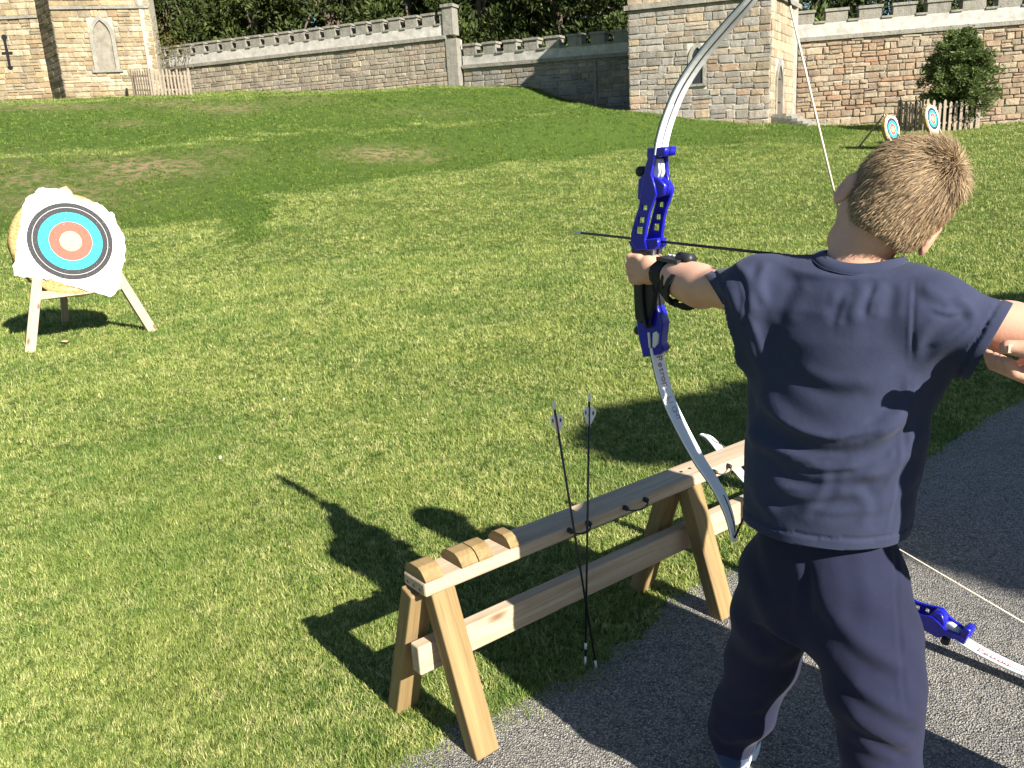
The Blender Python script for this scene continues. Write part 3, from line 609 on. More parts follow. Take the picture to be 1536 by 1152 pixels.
def limbs(th, base, top, r0, mat, ends, r):
    base, top = np.asarray(base, float), np.asarray(top, float); mid = [lerp(base, top, f)+r.normal(0, .12, 3)*np.array([1, 1, 0])*(0 if f in (0, 1) else 1) for f in np.linspace(0, 1, 6)]
    tube('trunk', spline(mid, 14), np.linspace(r0, r0*.3, 14), mat, th, 9)
    for e in ends:
        f = r.uniform(.35, .85); s = lerp(base, top, f); m_ = (s+e)/2+np.array([0, 0, .15*np.linalg.norm(e-s)])
        tube('limb', spline([s, m_, e], 7), np.linspace(r0*.35, r0*.06, 7), mat, th, 6)
def lerp(a, b, f): return np.asarray(a, float)+(np.asarray(b, float)-np.asarray(a, float))*f
def yew(x, y, zb, h, rad, n, seed, label, mat='yew', size=.34, clumps=70, low=.05, group='dark trees behind the castle walls'):
    r = np.random.default_rng(seed); th = thing('yew_tree' if mat == 'yew' else 'broadleaf_tree', (x, y, zb), label, 'tree', group)
    u = r.uniform(low, 1, clumps); ang = r.uniform(0, 6.28, clumps); rr = rad*np.sqrt(np.clip(1-((u-.38)/.66)**2, .04, 1))*r.uniform(.45, 1.02, clumps)
    CC = np.stack([x+rr*np.cos(ang), y+rr*np.sin(ang), zb+u*h], 1); cr_ = rad*r.uniform(.20, .40, clumps)
    k = r.integers(0, clumps, n); d = r.normal(size=(n, 3)); d /= np.linalg.norm(d, axis=1)[:, None]; d[:, 2] *= .75
    P = CC[k]+d*(cr_[k]*r.uniform(.55, 1.05, n))[:, None]; dirn = d+np.array([0, 0, .7])+r.normal(0, .45, (n, 3))
    cl = (r.uniform(.65, 1.35, clumps)[k]*r.uniform(.7, 1.3, n))[:, None]*np.where(r.uniform(size=n) < .05, 1.35, 1)[:, None]*np.array([[1, 1, 1.]])
    V, F, c = leaves(P, dirn, size*r.uniform(.6, 1.4, n), .2, cl, r)
    limbs(th, (x, y, zb-.3), (x, y, zb+h*.85), rad*.085, MT['bark'], CC[::max(1, clumps//12)], r)
    mesh_obj('crown', V, F, MT[mat], th, col=c); return th
_w = ['wide', 'tall', 'ragged', 'dense', 'rounded', 'bushy', 'broad', 'full']
def where(x, y, z):
    p = proj(np.array([[x, y, z]]))[0]; return p
spots = [(-22.5, 63.5, 5.2, 13, 4.2, 'next to the sandstone tower'), (-16.8, 64.5, 5.2, 14, 4.4, 'above the left stretch of the long wall'), (-11.2, 63, 5.2, 13, 4.2, 'above the middle of the long wall'), (-5.8, 63.5, 5.2, 14, 4.3, 'above the right stretch of the long wall'),
         (-.6, 60.5, 4.6, 12.5, 4.0, 'right behind the raised end post'), (4.4, 58, 4.4, 12, 3.8, 'above the middle of the lower wall'), (8.8, 55.5, 3.6, 12, 3.8, 'against the left side of the square tower')]
for i, (x, y, z, h, rd, wh) in enumerate(spots):
    yew(x, y, z, h, rd, 17000, 100+i, 'dark evergreen tree '+wh, clumps=105)
for i, (x, y, wh) in enumerate([(-25, 71, 'in the gap just right of the sandstone tower'), (-13.5, 72, 'over the long wall, left of its middle'), (-2, 71, 'between the long wall and its end post'), (7.5, 66, 'over the lower wall, nearest the square tower')]):
    yew(x, y, 5, 16, 7.2, 17000, 150+i, 'dark evergreen tree in the back row '+wh, size=.75, clumps=130)
for i, (x, y, h, wh) in enumerate([(17, 52, 9.5, 'above the wall right beside the square tower'), (22.5, 51.5, 9, 'above the wall behind the first distant target'), (28, 51, 10, 'above the wall left of the small conifer'), (34, 50.5, 9.5, 'above the wall at the right edge')]):
    yew(x, y, 1.8, h, 3.9, 13000, 170+i, 'dark evergreen tree '+wh, clumps=80, low=.2)
# small conifer inside the picket guard
cc = xy(ay(1436, 150, 37.3)); zc0 = tz(*cc); th = thing('conifer_tree', (*cc, zc0), 'small bushy green conifer growing inside the square picket guard', 'tree'); r = np.random.default_rng(5)
zt_ = ay(1440, 50, cc[1])[2]; hC = zt_-zc0; tube('trunk', [(cc[0], cc[1], zc0-.1), (*cc, zc0+hC*.5), (*cc, zc0+hC*.97)], [.09, .06, .012], MT['bark'], th)
PV, DV, SV = [], [], []
for k in range(230):
    f = r.uniform(.10, 1)**.9; a = r.uniform(0, 6.28); lh = zc0+hC*f; ln = (1.95*(1-f)**.5*(1 if f > .4 else .55+1.12*f)+.10)*r.uniform(.55, 1.15); dr = np.array([math.cos(a), math.sin(a), 0])
    tip = np.array([*cc, lh])+dr*ln+np.array([0, 0, (.22+r.normal(0, .16))*ln-.12*ln*ln]); st = np.array([*cc, lh])
    if k % 4 == 0: tube('branch', spline([st, (st+tip)/2+np.array([0, 0, .12*ln]), tip], 5), np.linspace(.022, .006, 5), MT['bark'], th, 5)
    m = int(60+130*ln); t_ = r.uniform(.15, 1.04, m); sd = r.normal(0, 1, m)*.19*ln*(1.1-t_*.75)
    q = st+(tip-st)*t_[:, None]+np.array([0, 0, 1.])*(.12*ln*4*t_*(1-t_))[:, None]+np.outer(sd, np.array([-dr[1], dr[0], 0]))+r.normal(0, .05, (m, 3))*np.array([1, 1, 1.9])
    PV.append(q); DV.append(dr*(.9)+np.outer(np.sign(sd)*.7, np.array([-dr[1], dr[0], 0]))+r.normal(0, .45, (m, 3))+np.array([0, 0, .25])); SV.append(r.uniform(.10, .22, m))
PV, DV, SV = np.vstack(PV), np.vstack(DV), np.concatenate(SV); V, F, c = leaves(PV, DV, SV, .17, r.uniform(.6, 1.45, (len(PV), 1))*np.ones((1, 3)), r)
mesh_obj('crown', V, F, MT['fir'], th, col=c)
# bare bush by the left tower
bp = xy(ay(262, 138, 50.)); zb_ = tz(*bp); th = thing('bare_bush', (*bp, zb_), 'bare twiggy bush between the sandstone tower and the long wall', 'bush'); V, F = [], []
for k in range(46):
    a = r.uniform(0, 6.28); d = np.array([math.cos(a)*.5, math.sin(a)*.5, 1.])*r.uniform(1.2, 3.0); st = np.array([*bp, zb_])
    tube('twig', spline([st, st+d*.5+r.normal(0, .15, 3), st+d+r.normal(0, .3, 3)], 6), np.linspace(.028, .007, 6), MT['twig'] if 'twig' in MT else MT['bark'], th, 4)
n = 700; q = np.array([*bp, zb_+2.4])+r.normal(0, 1, (n, 3))*np.array([.65, .5, .8]); V, F, c = leaves(q, r.normal(size=(n, 3)), r.uniform(.08, .2, n), .2, r.uniform(.7, 1.5, (n, 1))*np.array([[1.6, 1.0, .6]]), r); mesh_obj('foliage', V, F, MT['yew'], th, col=c)
# tall tree standing to the right of the photographer: its crown shades the lawn and path
poly = np.array([gp(x, y)[:2] for x, y in [(872, 650), (905, 622), (965, 606), (1060, 596), (1180, 560), (1290, 500), (1400, 455), (1480, 446), (1600, 440), (1800, 450), (2000, 640), (1850, 850), (1640, 905), (1530, 888), (1440, 858), (1372, 832), (1300, 800), (1230, 760), (1180, 735), (1110, 712), (1000, 694), (930, 690), (885, 672)]])
lo, hi = poly.min(0), poly.max(0); n = 90000; q = r.uniform(lo, hi, (n, 2)); q = q[inpoly(q, poly)]; n = len(q)
cen = poly.mean(0); zz = 6.2+1.1*r.normal(size=n)*.8; P = np.column_stack([q, np.zeros(n)])+SUN[None]*(zz/SUN[2])[:, None]
tb = np.array([*(cen+SUN[:2]/SUN[2]*6.0), 0]); th = thing('broadleaf_tree', (tb[0], tb[1], 0), 'leafy tree standing out of frame behind the photographer, shading the path', 'tree')
keep = r.uniform(size=n) < min(1, 26000/n); P = P[keep]; n = len(P)
V, F, c = leaves(P, r.normal(size=(n, 3)), r.uniform(.12, .26, n), .33, r.uniform(.6, 1.4, (n, 1))*np.ones((1, 3)), r)
mesh_obj('crown', V, F, MT['leaf'], th, col=c); limbs(th, (tb[0], tb[1], -.1), (tb[0], tb[1], 6.6), .2, MT['bark'], P[::max(1, n//22)], r)
# ================================================================ archery gear
MT['straw'] = plain('straw', (.40, .285, .11), .9, .6, 60, .9, 160, .01, stretch=(1, 1, 1))
MT['paper'] = plain('target paper', (.74, .72, .68), .8, .08, 9, .6, 14, .012)
def ring_mat(name, col, holes=.5):
    t = NT(name); v = t.coords(); h = t.n('TexVoronoi', Vector=v, Scale=19.).outputs['Distance']; n1 = t.noise(v, 55, 5, .8)
    c = t.mix(t.ramp(n1, [(.35, .5), (.55, 0.)]), col, c3(col, .72)); c = t.mix(t.ramp(h, [(.10, holes), (.17, 0.)]), c, (.02, .02, .02))
    c = t.mix(t.ramp(t.noise(v, 90, 3), [(.66, 0.), (.72, .8)]), c, (.75, .72, .68)); return t.fin(c, .7, t.bump(n1, .3, .003), .3)
MT['t_black'] = ring_mat('target black', (.032, .031, .033), .2); MT['t_blue'] = ring_mat('target blue', (.03, .50, .62)); MT['t_red'] = ring_mat('target red', (.72, .10, .065)); MT['t_gold'] = ring_mat('target gold', (.80, .62, .22), .3)
MT['white'] = plain('white gloss', (.80, .80, .78), .3, .03, 12, 0, spec=.5); MT['black'] = plain('black plastic', (.018, .018, .02), .45, .2, 30, .2, 200, .001, spec=.4)
MT['blue'] = plain('blue anodised', (.010, .010, .33), .28, .15, 14, 0, spec=.55); MT['carbon'] = plain('black shaft', (.014, .014, .016), .35, .2, 40, 0, spec=.5)
MT['silver'] = plain('silver fitting', (.62, .62, .64), .3, .05, 20, 0, spec=.6); MT['string'] = plain('bow string', (.62, .54, .40), .7, .15, 60, .3, 400, .001)
MT['limbback'] = plain('limb laminate', (.10, .09, .085), .5, .2, 30, 0); MT['red_ink'] = plain('red print', (.50, .16, .15), .5, .1, 20, 0); MT['orange'] = plain('orange vane', (.75, .20, .04), .5, .1, 20, 0)
MT['greyband'] = plain('grey tape', (.72, .72, .70), .5, .1, 20, 0); MT['web'] = plain('black webbing', (.012, .012, .014), .75, .2, 60, .5, 500, .001); MT['blue_ink'] = plain('blue print', (.35, .36, .5), .5, .1, 20, 0)
def lathe(name, prof, seg, mat, parent, Mx, jit=0, smooth=True, seed=0):
    r = np.random.default_rng(seed); V = []; k = len(prof)
    for s in range(seg):
        a = 2*math.pi*s/seg
        for (rad, z) in prof: rr = rad*(1+r.normal(0, jit)) if rad > 0 else 0; V.append((rr*math.cos(a), rr*math.sin(a), z))
    F = [[s*k+i, s*k+i+1, ((s+1) % seg)*k+i+1, ((s+1) % seg)*k+i] for s in range(seg) for i in range(k-1)]
    return mesh_obj(name, V, F, mat, parent, Mx, smooth)
def disc(name, r0, r1, z, mat, parent, Mx, seg=56, th=.0012):
    prof = [(max(r0, .0005), z), (r1, z), (r1, z-th)]; return lathe(name, prof, seg, mat, parent, Mx, smooth=False)
def straw_target(C, naz, R, foot, label, paper=None, tilt=13, near=False, seed=0):
    """C centre of the face; naz plan direction the face looks towards"""
    r = np.random.default_rng(seed); n0 = nrm((*naz, 0)); up0 = np.array([0, 0, 1.]); rt = np.cross(up0, n0); t = math.radians(tilt)
    n = n0*math.cos(t)+up0*math.sin(t); up = up0*math.cos(t)-n0*math.sin(t); th_ = .12
    F0 = frame(C, rt, up, n); zg = foot
    lw, lt = (.085, .06) if near else (.07, .045)
    B = thing('straw_boss_target', (C[0]-n0[0]*.1, C[1]-n0[1]*.1, zg), label, 'target', 'straw archery targets on wooden stands')
    prof = [(0, 0)]
    for k in range(1, 24): f = k/23; prof.append((R*f*.97, -.004+.006*math.sin(f*23*1.4)))
    for k in range(9): a = k/8; prof.append((R*(1.0+.03*math.sin(a*math.pi*3)**2), -.008-a*th_))
    for k in range(8): prof.append((R*(.95-k/8*.95), -th_-.012))
    FBo = frame(C-rt*.016-up*.022, rt, up, n) if near else F0; lathe('boss', prof, 56, MT['straw'], B, FBo, .010, seed=seed)
    V, F = [], []
    for k in range(420 if near else 120):                # loose straw ends round the rim
        a = r.uniform(0, 6.28); rad = R*r.uniform(.93, 1.0); z = r.uniform(-th_, .0); p = np.array([rad*math.cos(a), rad*math.sin(a), z]); d = nrm(np.array([math.cos(a), math.sin(a), 0])*r.uniform(.2, 1)+r.normal(0, .6, 3))*r.uniform(.02, .055); q = nrm(np.cross(d, r.normal(size=3)))*.0016; i = len(V)
        V += [p-q, p+q, p+d]; F.append([i, i+1, i+2])
    mesh_obj('loose_straw', V, F, MT['straw'], B, FBo, kind='stuff')
    if paper is None:
        paper = [(R*.93*s*(1+r.normal(0, .02)), R*.93*c_*(1+r.normal(0, .02))) for s, c_ in ((-.86, -.62), (-.5, -.98), (.45, -1.), (.9, -.72), (.98, .1), (.88, .62), (.55, .96), (-.4, 1.0), (-.88, .66), (-1., .0))]
    P = [np.asarray(paper[0])]                              # torn edges
    for a, b in zip(paper, paper[1:]+paper[:1]):
        a, b = np.asarray(a), np.asarray(b); m = max(2, int(np.linalg.norm(b-a)/.03))
        for k in range(1, m+1): P.append(a+(b-a)*k/m+r.normal(0, .006 if near else .004, 2))
    P = np.array(P[:-1]); cen = P.mean(0); k = len(P); zz = lambda p, e: .006+.004*math.sin(p[0]*17)*math.sin(p[1]*13)+(e*r.normal(.004, .005))
    V = [(*cen, .006)]+[(*(cen+(p-cen)*.8), .006) for p in P]+[(*p, max(.002, zz(p, 1))) for p in P]
    F = [[0, 1+i, 1+(i+1) % k] for i in range(k)]+[[1+i, 1+k+i, 1+k+(i+1) % k, 1+(i+1) % k] for i in range(k)]
    pp = mesh_obj('paper_face', V, F, MT['paper'], B, F0); sm = pp.modifiers.new('thick', 'SOLIDIFY'); sm.thickness = .002; sm.offset = 1
    s = (.46 if near else R)/.46; rb, rl, rr, ry = .362*s, .272*s, .183*s, .093*s
    for nm, a, b, m, z in (('black_ring', rl, rb, 't_black', .0105), ('blue_ring', rr, rl, 't_blue', .0108), ('red_ring', ry, rr, 't_red', .0111), ('gold_centre', 0, ry, 't_gold', .0114)): disc(nm, a, b, z, MT[m], pp, F0)
    if near: disc('ring_line', .317*s, .320*s, .0112, MT['paper'], pp, F0)
    # stand: two splayed front legs, ledge, rear prop
    z0 = lambda p: tz(p[0], p[1])
    bot = C-up*(R*.86)-n*.03; wd = .07
    for sx in (-1, 1):
        top = C+rt*sx*R*.16+up*(R*1.12)-n*(th_+.045); ft = C+rt*sx*R*.98-up0*(C[2]-0)+n0*(.30 if near else .26); ft[2] = z0(ft)
        if near: ft = ft+(rt*.06-n0*.05 if sx > 0 else -rt*.09)
        beam('leg', top, ft, lw, lt, MT['stakewood'], B, rt, ext=.01)
    beam('ledge', bot-rt*R*.80-up*.06, bot+rt*R*.80-up*.06, .075, .045, MT['stakewood'], B, up)
    rp = C-n0*1.15; rp[2] = z0(rp); beam('prop', C+up*(R*1.08)-n*(th_+.10), rp, .065, .045, MT['stakewood'], B, rt)
    return B
Cn = ay(106, 362, 8.0); naz = (.60, -.80); n0 = nrm((*naz, 0)); up0 = np.array([0, 0, 1.]); rt0 = np.cross(up0, n0); t13 = math.radians(13); nn_ = n0*math.cos(t13)+up0*math.sin(t13); upn = up0*math.cos(t13)-n0*math.sin(t13)
pap = []
for q in [(58, 282), (86, 283), (122, 298), (156, 309), (163, 318), (172, 322), (174, 336), (187, 356), (188, 384), (183, 405), (179, 432), (168, 445), (148, 440), (120, 432), (75, 420), (40, 415), (22, 413), (20, 398), (24, 376), (31, 330), (38, 298), (52, 290)]:
    p = onp(*q, Cn+nn_*.006, nn_)-Cn; pap.append((p@rt0, p@upn))
straw_target(Cn, naz, .475, 0, 'large straw target on a wooden stand at left, its white paper torn', pap, near=True, seed=1)
for (q, Yd, lb) in (((1339, 194), 28., 'distant straw target showing just above the hair of the boy, left one of two'), ((1399, 178), 29., 'distant straw target in front of the picket guard, right one of two')):
    Cf = ay(*q, Yd); zf = tz(Cf[0], Cf[1]); straw_target(Cf, (.62, -.78), .47, zf, lb, seed=int(q[0]))
# ---------------------------------------------------------------- trestle
BM, BU, BN = np.array([-.236, 1.855, 0]), np.array([.798, .602, 0]), np.array([-.602, .798, 0]); BU = BU/np.linalg.norm(BU); BN = BN/np.linalg.norm(BN)
bp_ = lambda u, n, z: BM+BU*u+BN*n+np.array([0, 0, z])
TR_ = thing('trestle_rack', bp_(.9, 0, 0), 'low wooden trestle rack with rounded blocks on its top rail', 'trestle')
top = beam('top_rail', bp_(-.038, 0, .4275), bp_(1.95, 0, .4275), .10, .036, MT['pine'], TR_, BN, bev=.006)
bl = [(-.005, 0), (-.05, .0), (-.05, .006), (-.034, .024), (-.018, .031), (.018, .031), (.034, .024), (.05, .006), (.05, 0)][1:]
for a, b in ((-.034, .018), (.072, .121), (.124, .168), (.222, .252), (1.45, 1.50), (1.56, 1.61)):
    prism('block', [(n_*.98, z_) for n_, z_ in bl], b-a, MT['treated'], TR_, frame(bp_(a, 0, .4465), BN, (0, 0, 1), BU), .0015)
for k, ul in enumerate((0., .922, 1.84)):
    for s in (1, -1): beam('leg', bp_(ul-.016*s, .022*s, .402), bp_(ul-.026*s, .150*s, .002), .068, .048, MT['treated'], TR_, BU, bev=.004)
beam('stretcher', bp_(-.055, .0, .229), bp_(1.93, .0, .229), .078, .038, MT['pine'], TR_, (0, 0, 1), bev=.004)
for u_ in (-.02, .0, .02): tube('screw', [bp_(-.04, u_*1.4, .425), bp_(-.0365, u_*1.4, .425)], .0042, MT['black'], TR_, 8)
for u_ in (.93, .97): tube('screw', [bp_(u_, 0, .4462), bp_(u_, 0, .4475)], .005, MT['black'], TR_, 8)
def loop_bracket(u0, u1):
    um = (u0+u1)/2; b = thing('arrow_loop', bp_(um, -.05, .435), '', 'bracket', 'black wire arrow loops on the front of the trestle rail')
    for u_ in (u0, u1): tube('stub', [bp_(u_, -.049, .436), bp_(u_, -.056, .436), bp_(u_, -.064, .434), bp_(u_, -.066, .433)], [.0075, .0075, .0065, .003], MT['black'], b, 10)
    pts = [bp_(u0, -.058, .434), bp_(u0+.008, -.071, .430), bp_(um, -.080, .427), bp_(u1-.008, -.071, .430), bp_(u1, -.058, .434)]; tube('wire', spline(pts, 16), .0024, MT['black'], b, 6); return b
for (a, b, lb) in ((.419, .487, 'black wire loop on the trestle rail holding the two standing arrows'), (.63, .712, 'empty black wire loop on the trestle rail right of the two arrows'), (1.02, 1.09, 'black wire loop on the trestle rail beside the knee-high bow tip')): loop_bracket(a, b)['label'] = lb
# ---------------------------------------------------------------- arrows
def arrow_thing(tail, tip, label, orange=None, band=False, vane_rot=0., group='carbon arrows'):
    tail, tip = np.asarray(tail, float), np.asarray(tip, float); x = nrm(tip-tail); L = np.linalg.norm(tip-tail); a = nrm(np.cross(x, (0.3, 0.2, 1.) if abs(x[2]) < .8 else (1, 0, 0.))); b = np.cross(x, a)
    if orange == 0: a = EYE-tail; a = nrm(a-x*(a@x)); b = np.cross(x, a); vane_rot = .12
    th = thing('arrow', tip, label, 'arrow', group); tube('shaft', [tail+x*.016, tail+x*(L-.03)], .0031, MT['carbon'], th, 10); tube('point', [tip-x*.032, tip-x*.012, tip], [.0032, .0032, .0006], MT['silver'], th, 10)
    tube('nock', [tail, tail+x*.006, tail+x*.02], [.0032, .0038, .0036], MT['white'], th, 10)
    for k in range(3):
        t = vane_rot+k*2.0944; o = a*math.cos(t)+b*math.sin(t); m = MT['orange'] if k == orange else MT['white']
        out = [(0, 0), (.004, .011), (.014, .0165), (.024, .0155), (.042, .006), (.052, 0)]
        v = prism('vane', out, .0008, m, th, frame(tail+x*.034+o*.003, x, o, np.cross(x, o)))
        if k != orange: prism('mark', [(.014, .006), (.014, .011), (.024, .010), (.024, .006)], .0012, MT['black'], v, frame(tail+x*.034+o*.003-np.cross(x, o)*.0002, x, o, np.cross(x, o)))
    if band: tube('band', [tail+x*(L-.075), tail+x*(L-.055)], .0034, MT['greyband'], th, 10)
    return th
t1 = gp(895, 1006); t2 = gp(878, 1001); pn = nrm((-.6, .8, 0))
arrow_thing(onp(830, 603, bp_(.44, -.068, 0), BN), t1+[0, 0, .004], 'black arrow with an orange vane leaning in the trestle loop', 0, vane_rot=1.1)
arrow_thing(onp(884, 591, bp_(.47, -.075, 0), BN), t2+[0, 0, .004], 'black arrow with all white vanes standing in the trestle loop', None, True, vane_rot=.3)
# ---------------------------------------------------------------- bows
def ribbon(name, P, Wv, widths, thick, mat, parent, side=0., M_=None):
    """limb: centre line P, width along Wv, thickness in the bow plane"""
    P = np.asarray(P, float); n = len(P); T = np.gradient(P, axis=0); T /= np.linalg.norm(T, axis=1)[:, None]; Wv = np.asarray(Wv, float); widths = np.broadcast_to(np.asarray(widths, float), (n,)); V = []
    for i in range(n):
        N = np.cross(T[i], Wv); N /= np.linalg.norm(N); w2 = widths[i]/2; h = thick/2
        for a, b in ((-w2, -h*.5), (-w2*.9, -h), (w2*.9, -h), (w2, -h*.5), (w2, h*.5), (w2*.9, h), (-w2*.9, h), (-w2, h*.5)): V.append(P[i]+Wv*a+N*b)
    F = [[i*8+k, i*8+(k+1) % 8, (i+1)*8+(k+1) % 8, (i+1)*8+k] for i in range(n-1) for k in range(8)]+[list(range(8))[::-1], [(n-1)*8+k for k in range(8)]]
    return mesh_obj(name, V, F, mat, parent)
GB = ay(975, 366, 1.92); AD = nrm((-.616, .788, 0)); BW = np.array([AD[1], -AD[0], 0]); BS = -AD; ZU = np.array([0, 0, 1.])  # arrow line, across the bow, towards the archer
b2 = lambda px, py, w_=0.: (lambda p: (p@BS, p@ZU))(onp(px, py, GB+BW*w_, BW)-GB)           # photo point -> bow plane
riserL = [(979, 226), (971, 246), (967.5, 265), (963.6, 288), (960.5, 310), (953.4, 332), (948.5, 351), (948.5, 362), (956, 374.6), (970, 373), (967.5, 360), (970, 343), (974.5, 319), (980, 303), (985, 292), (982, 277), (977, 262), (983, 236)]
riserR = [(1005.8, 223.3), (1005, 230.3), (1000.3, 235), (1001, 255.3), (1003.4, 271), (1009.7, 282.7), (1006.6, 294.4), (1000.3, 311.6), (996.4, 327), (993.3, 350.6), (992.5, 366), (972, 368), (971.5, 360), (975.5, 342.8), (981, 321), (987, 297.5), (993, 279), (995, 257), (992.7, 241), (983, 235), (983, 225.6)]
sq = lambda cx, cy, a, b: [(cx-a+.6, cy-b), (cx+a, cy-b+.4), (cx+a-.6, cy+b), (cx-a, cy+b-.4)]
holesL = [sq(968, 311.5, 5., 5.), sq(963.2, 330, 5.4, 5.4), sq(959.8, 345.5, 6.4, 6.6)]; holesR = [sq(992.6, 306.9, 4.6, 5.), sq(987.9, 325.3, 5.0, 5.2), sq(985.2, 340.6, 5.6, 6.4)]
WL, WR = -.016, .016
def loc2(pts, w_): return [b2(x, y, w_) for x, y in pts]
grip_px = [(956, 371), (958, 395), (959.5, 425), (960.5, 452), (962, 480), (965.5, 505), (971.4, 532), (994, 528), (998, 522), (993.5, 514), (997, 484), (993, 469), (988, 456), (985, 440), (982, 420), (981, 395), (984, 372)]
SHP = dict(L=loc2(riserL, WL), R=loc2(riserR, WR), hL=[loc2(h, WL) for h in holesL], hR=[loc2(h, WR) for h in holesR],
           J=loc2([(965, 270), (972, 262), (992, 268), (1002, 278), (1000, 290), (986, 296), (974, 300), (964, 297)], 0), SH=loc2([(950, 362), (992, 358), (992, 368), (984, 375), (957, 375)], 0), TOP=loc2([(980, 224), (1005, 222), (1004, 231), (980, 236)], 0),
           PK=loc2([(981, 237), (991, 239), (993, 258), (990, 268), (975, 266), (975, 255)], 0), G=loc2(grip_px, 0), SL=[loc2([(972, 499), (974.5, 499), (976, 521), (974, 521)], -.018), loc2([(980, 500), (985, 497), (987.5, 502), (986, 516), (982.5, 521), (979.5, 520)], -.018)],
           GR=loc2([(956.5, 376), (958.5, 395), (959.5, 425), (960.5, 452), (962, 476), (968, 480), (977, 474), (984, 466), (988, 456), (986, 440), (983, 420), (982, 395), (984, 376)], 0))
def bow_riser(th, Fm):
    """Fm: matrix with columns (towards archer, up, across) at the arrow rest"""
    def fm(w_): m = Fm.copy(); m.translation = Fm.translation+w_*Vector(Fm.col[2][:3]); return m
    rs = filled('riser', [SHP['G']], .030, MT['blue'], th, fm(0.), .004)
    filled('riser_plate', [SHP['L']]+SHP['hL'], .008, MT['blue'], th, fm(WL), .0018); filled('riser_plate', [SHP['R']]+SHP['hR'], .008, MT['blue'], th, fm(WR), .0018)
    filled('riser_bridge', [SHP['J']], .030, MT['blue'], th, fm(0.), .003); filled('arrow_shelf', [SHP['SH']], .030, MT['blue'], th, fm(0.), .002); filled('limb_seat', [SHP['TOP']], .038, MT['blue'], th, fm(0.), .003)
    filled('limb_butt', [SHP['PK']], .020, MT['silver'], th, fm(0.), .001); filled('hand_grip', [SHP['GR']], .037, MT['black'], th, fm(0.), .006)
    for k, s_ in enumerate(SHP['SL']): filled('limb_slot', [s_], .005, MT['silver'], th, fm(-.0175), .0005)
    for q in ((965, 257), (962, 496)):
        c = b2(*q); p = Fm@Vector((c[0], c[1], 0)); ax = -Vector(Fm.col[0][:3]); tube('limb_bolt', [np.array(p-ax*.006), np.array(p+ax*.012), np.array(p+ax*.015), np.array(p+ax*.017)], [.011, .012, .010, .004], MT['black'], th, 12)
def text_on(limb, P, Wv, i0, i1, n_sign, text, size, mat, flip=1):
    T = nrm(P[i1]-P[i0]); N = np.cross(T, Wv)*n_sign; N = nrm(N)
    return lettering('lettering', text, size, mat, limb, frame(P[i0]+N*.0042+np.cross(N, T)*0, T, np.cross(N, T), N))
BOW = thing('recurve_bow', gp(985, 800), 'drawn recurve bow with blue riser and white limbs held by the boy', 'bow', 'blue and white recurve bows')
FB = frame(GB, BS, ZU, BW); bow_riser(BOW, FB)
up_px = [(991, 232), (994, 210), (1003.4, 177), (1021.9, 132.8), (1050.6, 88.5), (1087.6, 44.3), (1124.8, 2), (1146, -28), (1158, -58), (1162, -84)]
lo_px = [(984, 520), (986.5, 535), (994.7, 571), (1004, 601.6), (1018, 632), (1033.5, 662), (1051, 693), (1071, 723), (1087, 753.6), (1097, 784), (1101, 812)]
PU = spline([onp(x, y, GB, BW) for x, y in up_px], 44); PL = spline([onp(x, y, GB, BW) for x, y in lo_px], 44)
wl = np.interp(np.linspace(0, 1, 44), [0, .5, .8, 1], [.040, .038, .028, .014])
limbU = ribbon('limb', PU, BW, wl, .007, MT['white'], BOW); limbL = ribbon('limb', PL, BW, wl, .007, MT['white'], BOW)
def inlay(P, a, b, limb, off, sg=1, wd=.003):
    Q = P[a:b]; T = np.gradient(Q, axis=0); T /= np.linalg.norm(T, axis=1)[:, None]; N = np.cross(T, BW); return ribbon('groove', Q+N*.0036*sg+BW*off, BW, wd, .0012, MT['black'], limb)
inlay(PU, 12, 43, limbU, -.004, 1); inlay(PU, 12, 43, limbU, -.004, -1); inlay(PL, 33, 42, limbL, .003, 1); inlay(PL, 33, 42, limbL, .003, -1)
for P, l in ((PU, limbU), (PL, limbL)): ribbon('limb_backing', P[:42]+np.cross(np.gradient(P, axis=0)[:42]/np.linalg.norm(np.gradient(P, axis=0)[:42], axis=1)[:, None], BW)*(.0044 if P is PU else -.0044)*1, BW, wl[:42]*.98, .0025, MT['limbback'], l)
NOCK = onp(1277, 396, GB, BW)
for tip_, seg_ in ((PU[-2], 1), (PL[-2], -1)):
    tube('string', [tip_+BS*.004, NOCK], .0022, MT['string'], BOW, 6); d_ = nrm(NOCK-tip_); tube('serving', [tip_+BS*.004+d_*.0, tip_+BS*.004+d_*.11], .0028, MT['black'], BOW, 6)
tube('serving', [NOCK+(PU[-2]-NOCK)*.14, NOCK], .0027, MT['black'], BOW, 6)
# print on the lower limb, on the side that faces the archer
def print_on(P, limb, i, text, size, mat, sg, Wv, off=0., rev=False, sp=1.):
    adv = 0.
    L = np.concatenate([[0], np.cumsum(np.linalg.norm(np.diff(P, axis=0), axis=1))])
    for ch in text:
        s_ = L[i]+adv; p = np.array([np.interp(s_, L, P[:, k]) for k in range(3)]); q = np.array([np.interp(s_+.004, L, P[:, k]) for k in range(3)]); T = nrm(q-p); N = nrm(np.cross(T, Wv))*sg
        if ch != ' ': lettering('letter', ch, size, mat, limb, frame(p+N*.0040+Wv*off, T, np.cross(N, T), N))
        adv += size*(.62 if ch.isupper() else .56 if ch not in ' tril' else .36)*sp
print_on(PL, limbL, 4, 'Petron', .026, MT['red_ink'], 1, BW, 0.); print_on(PL, limbL, 12, 'LIGHT', .020, MT['blue_ink'], 1, BW, 0.)
arrow_thing(NOCK+AD*.004+ZU*.003, onp(859, 348, GB, BW), 'black arrow nocked on the drawn bow, pointing left', None, False, vane_rot=.5)
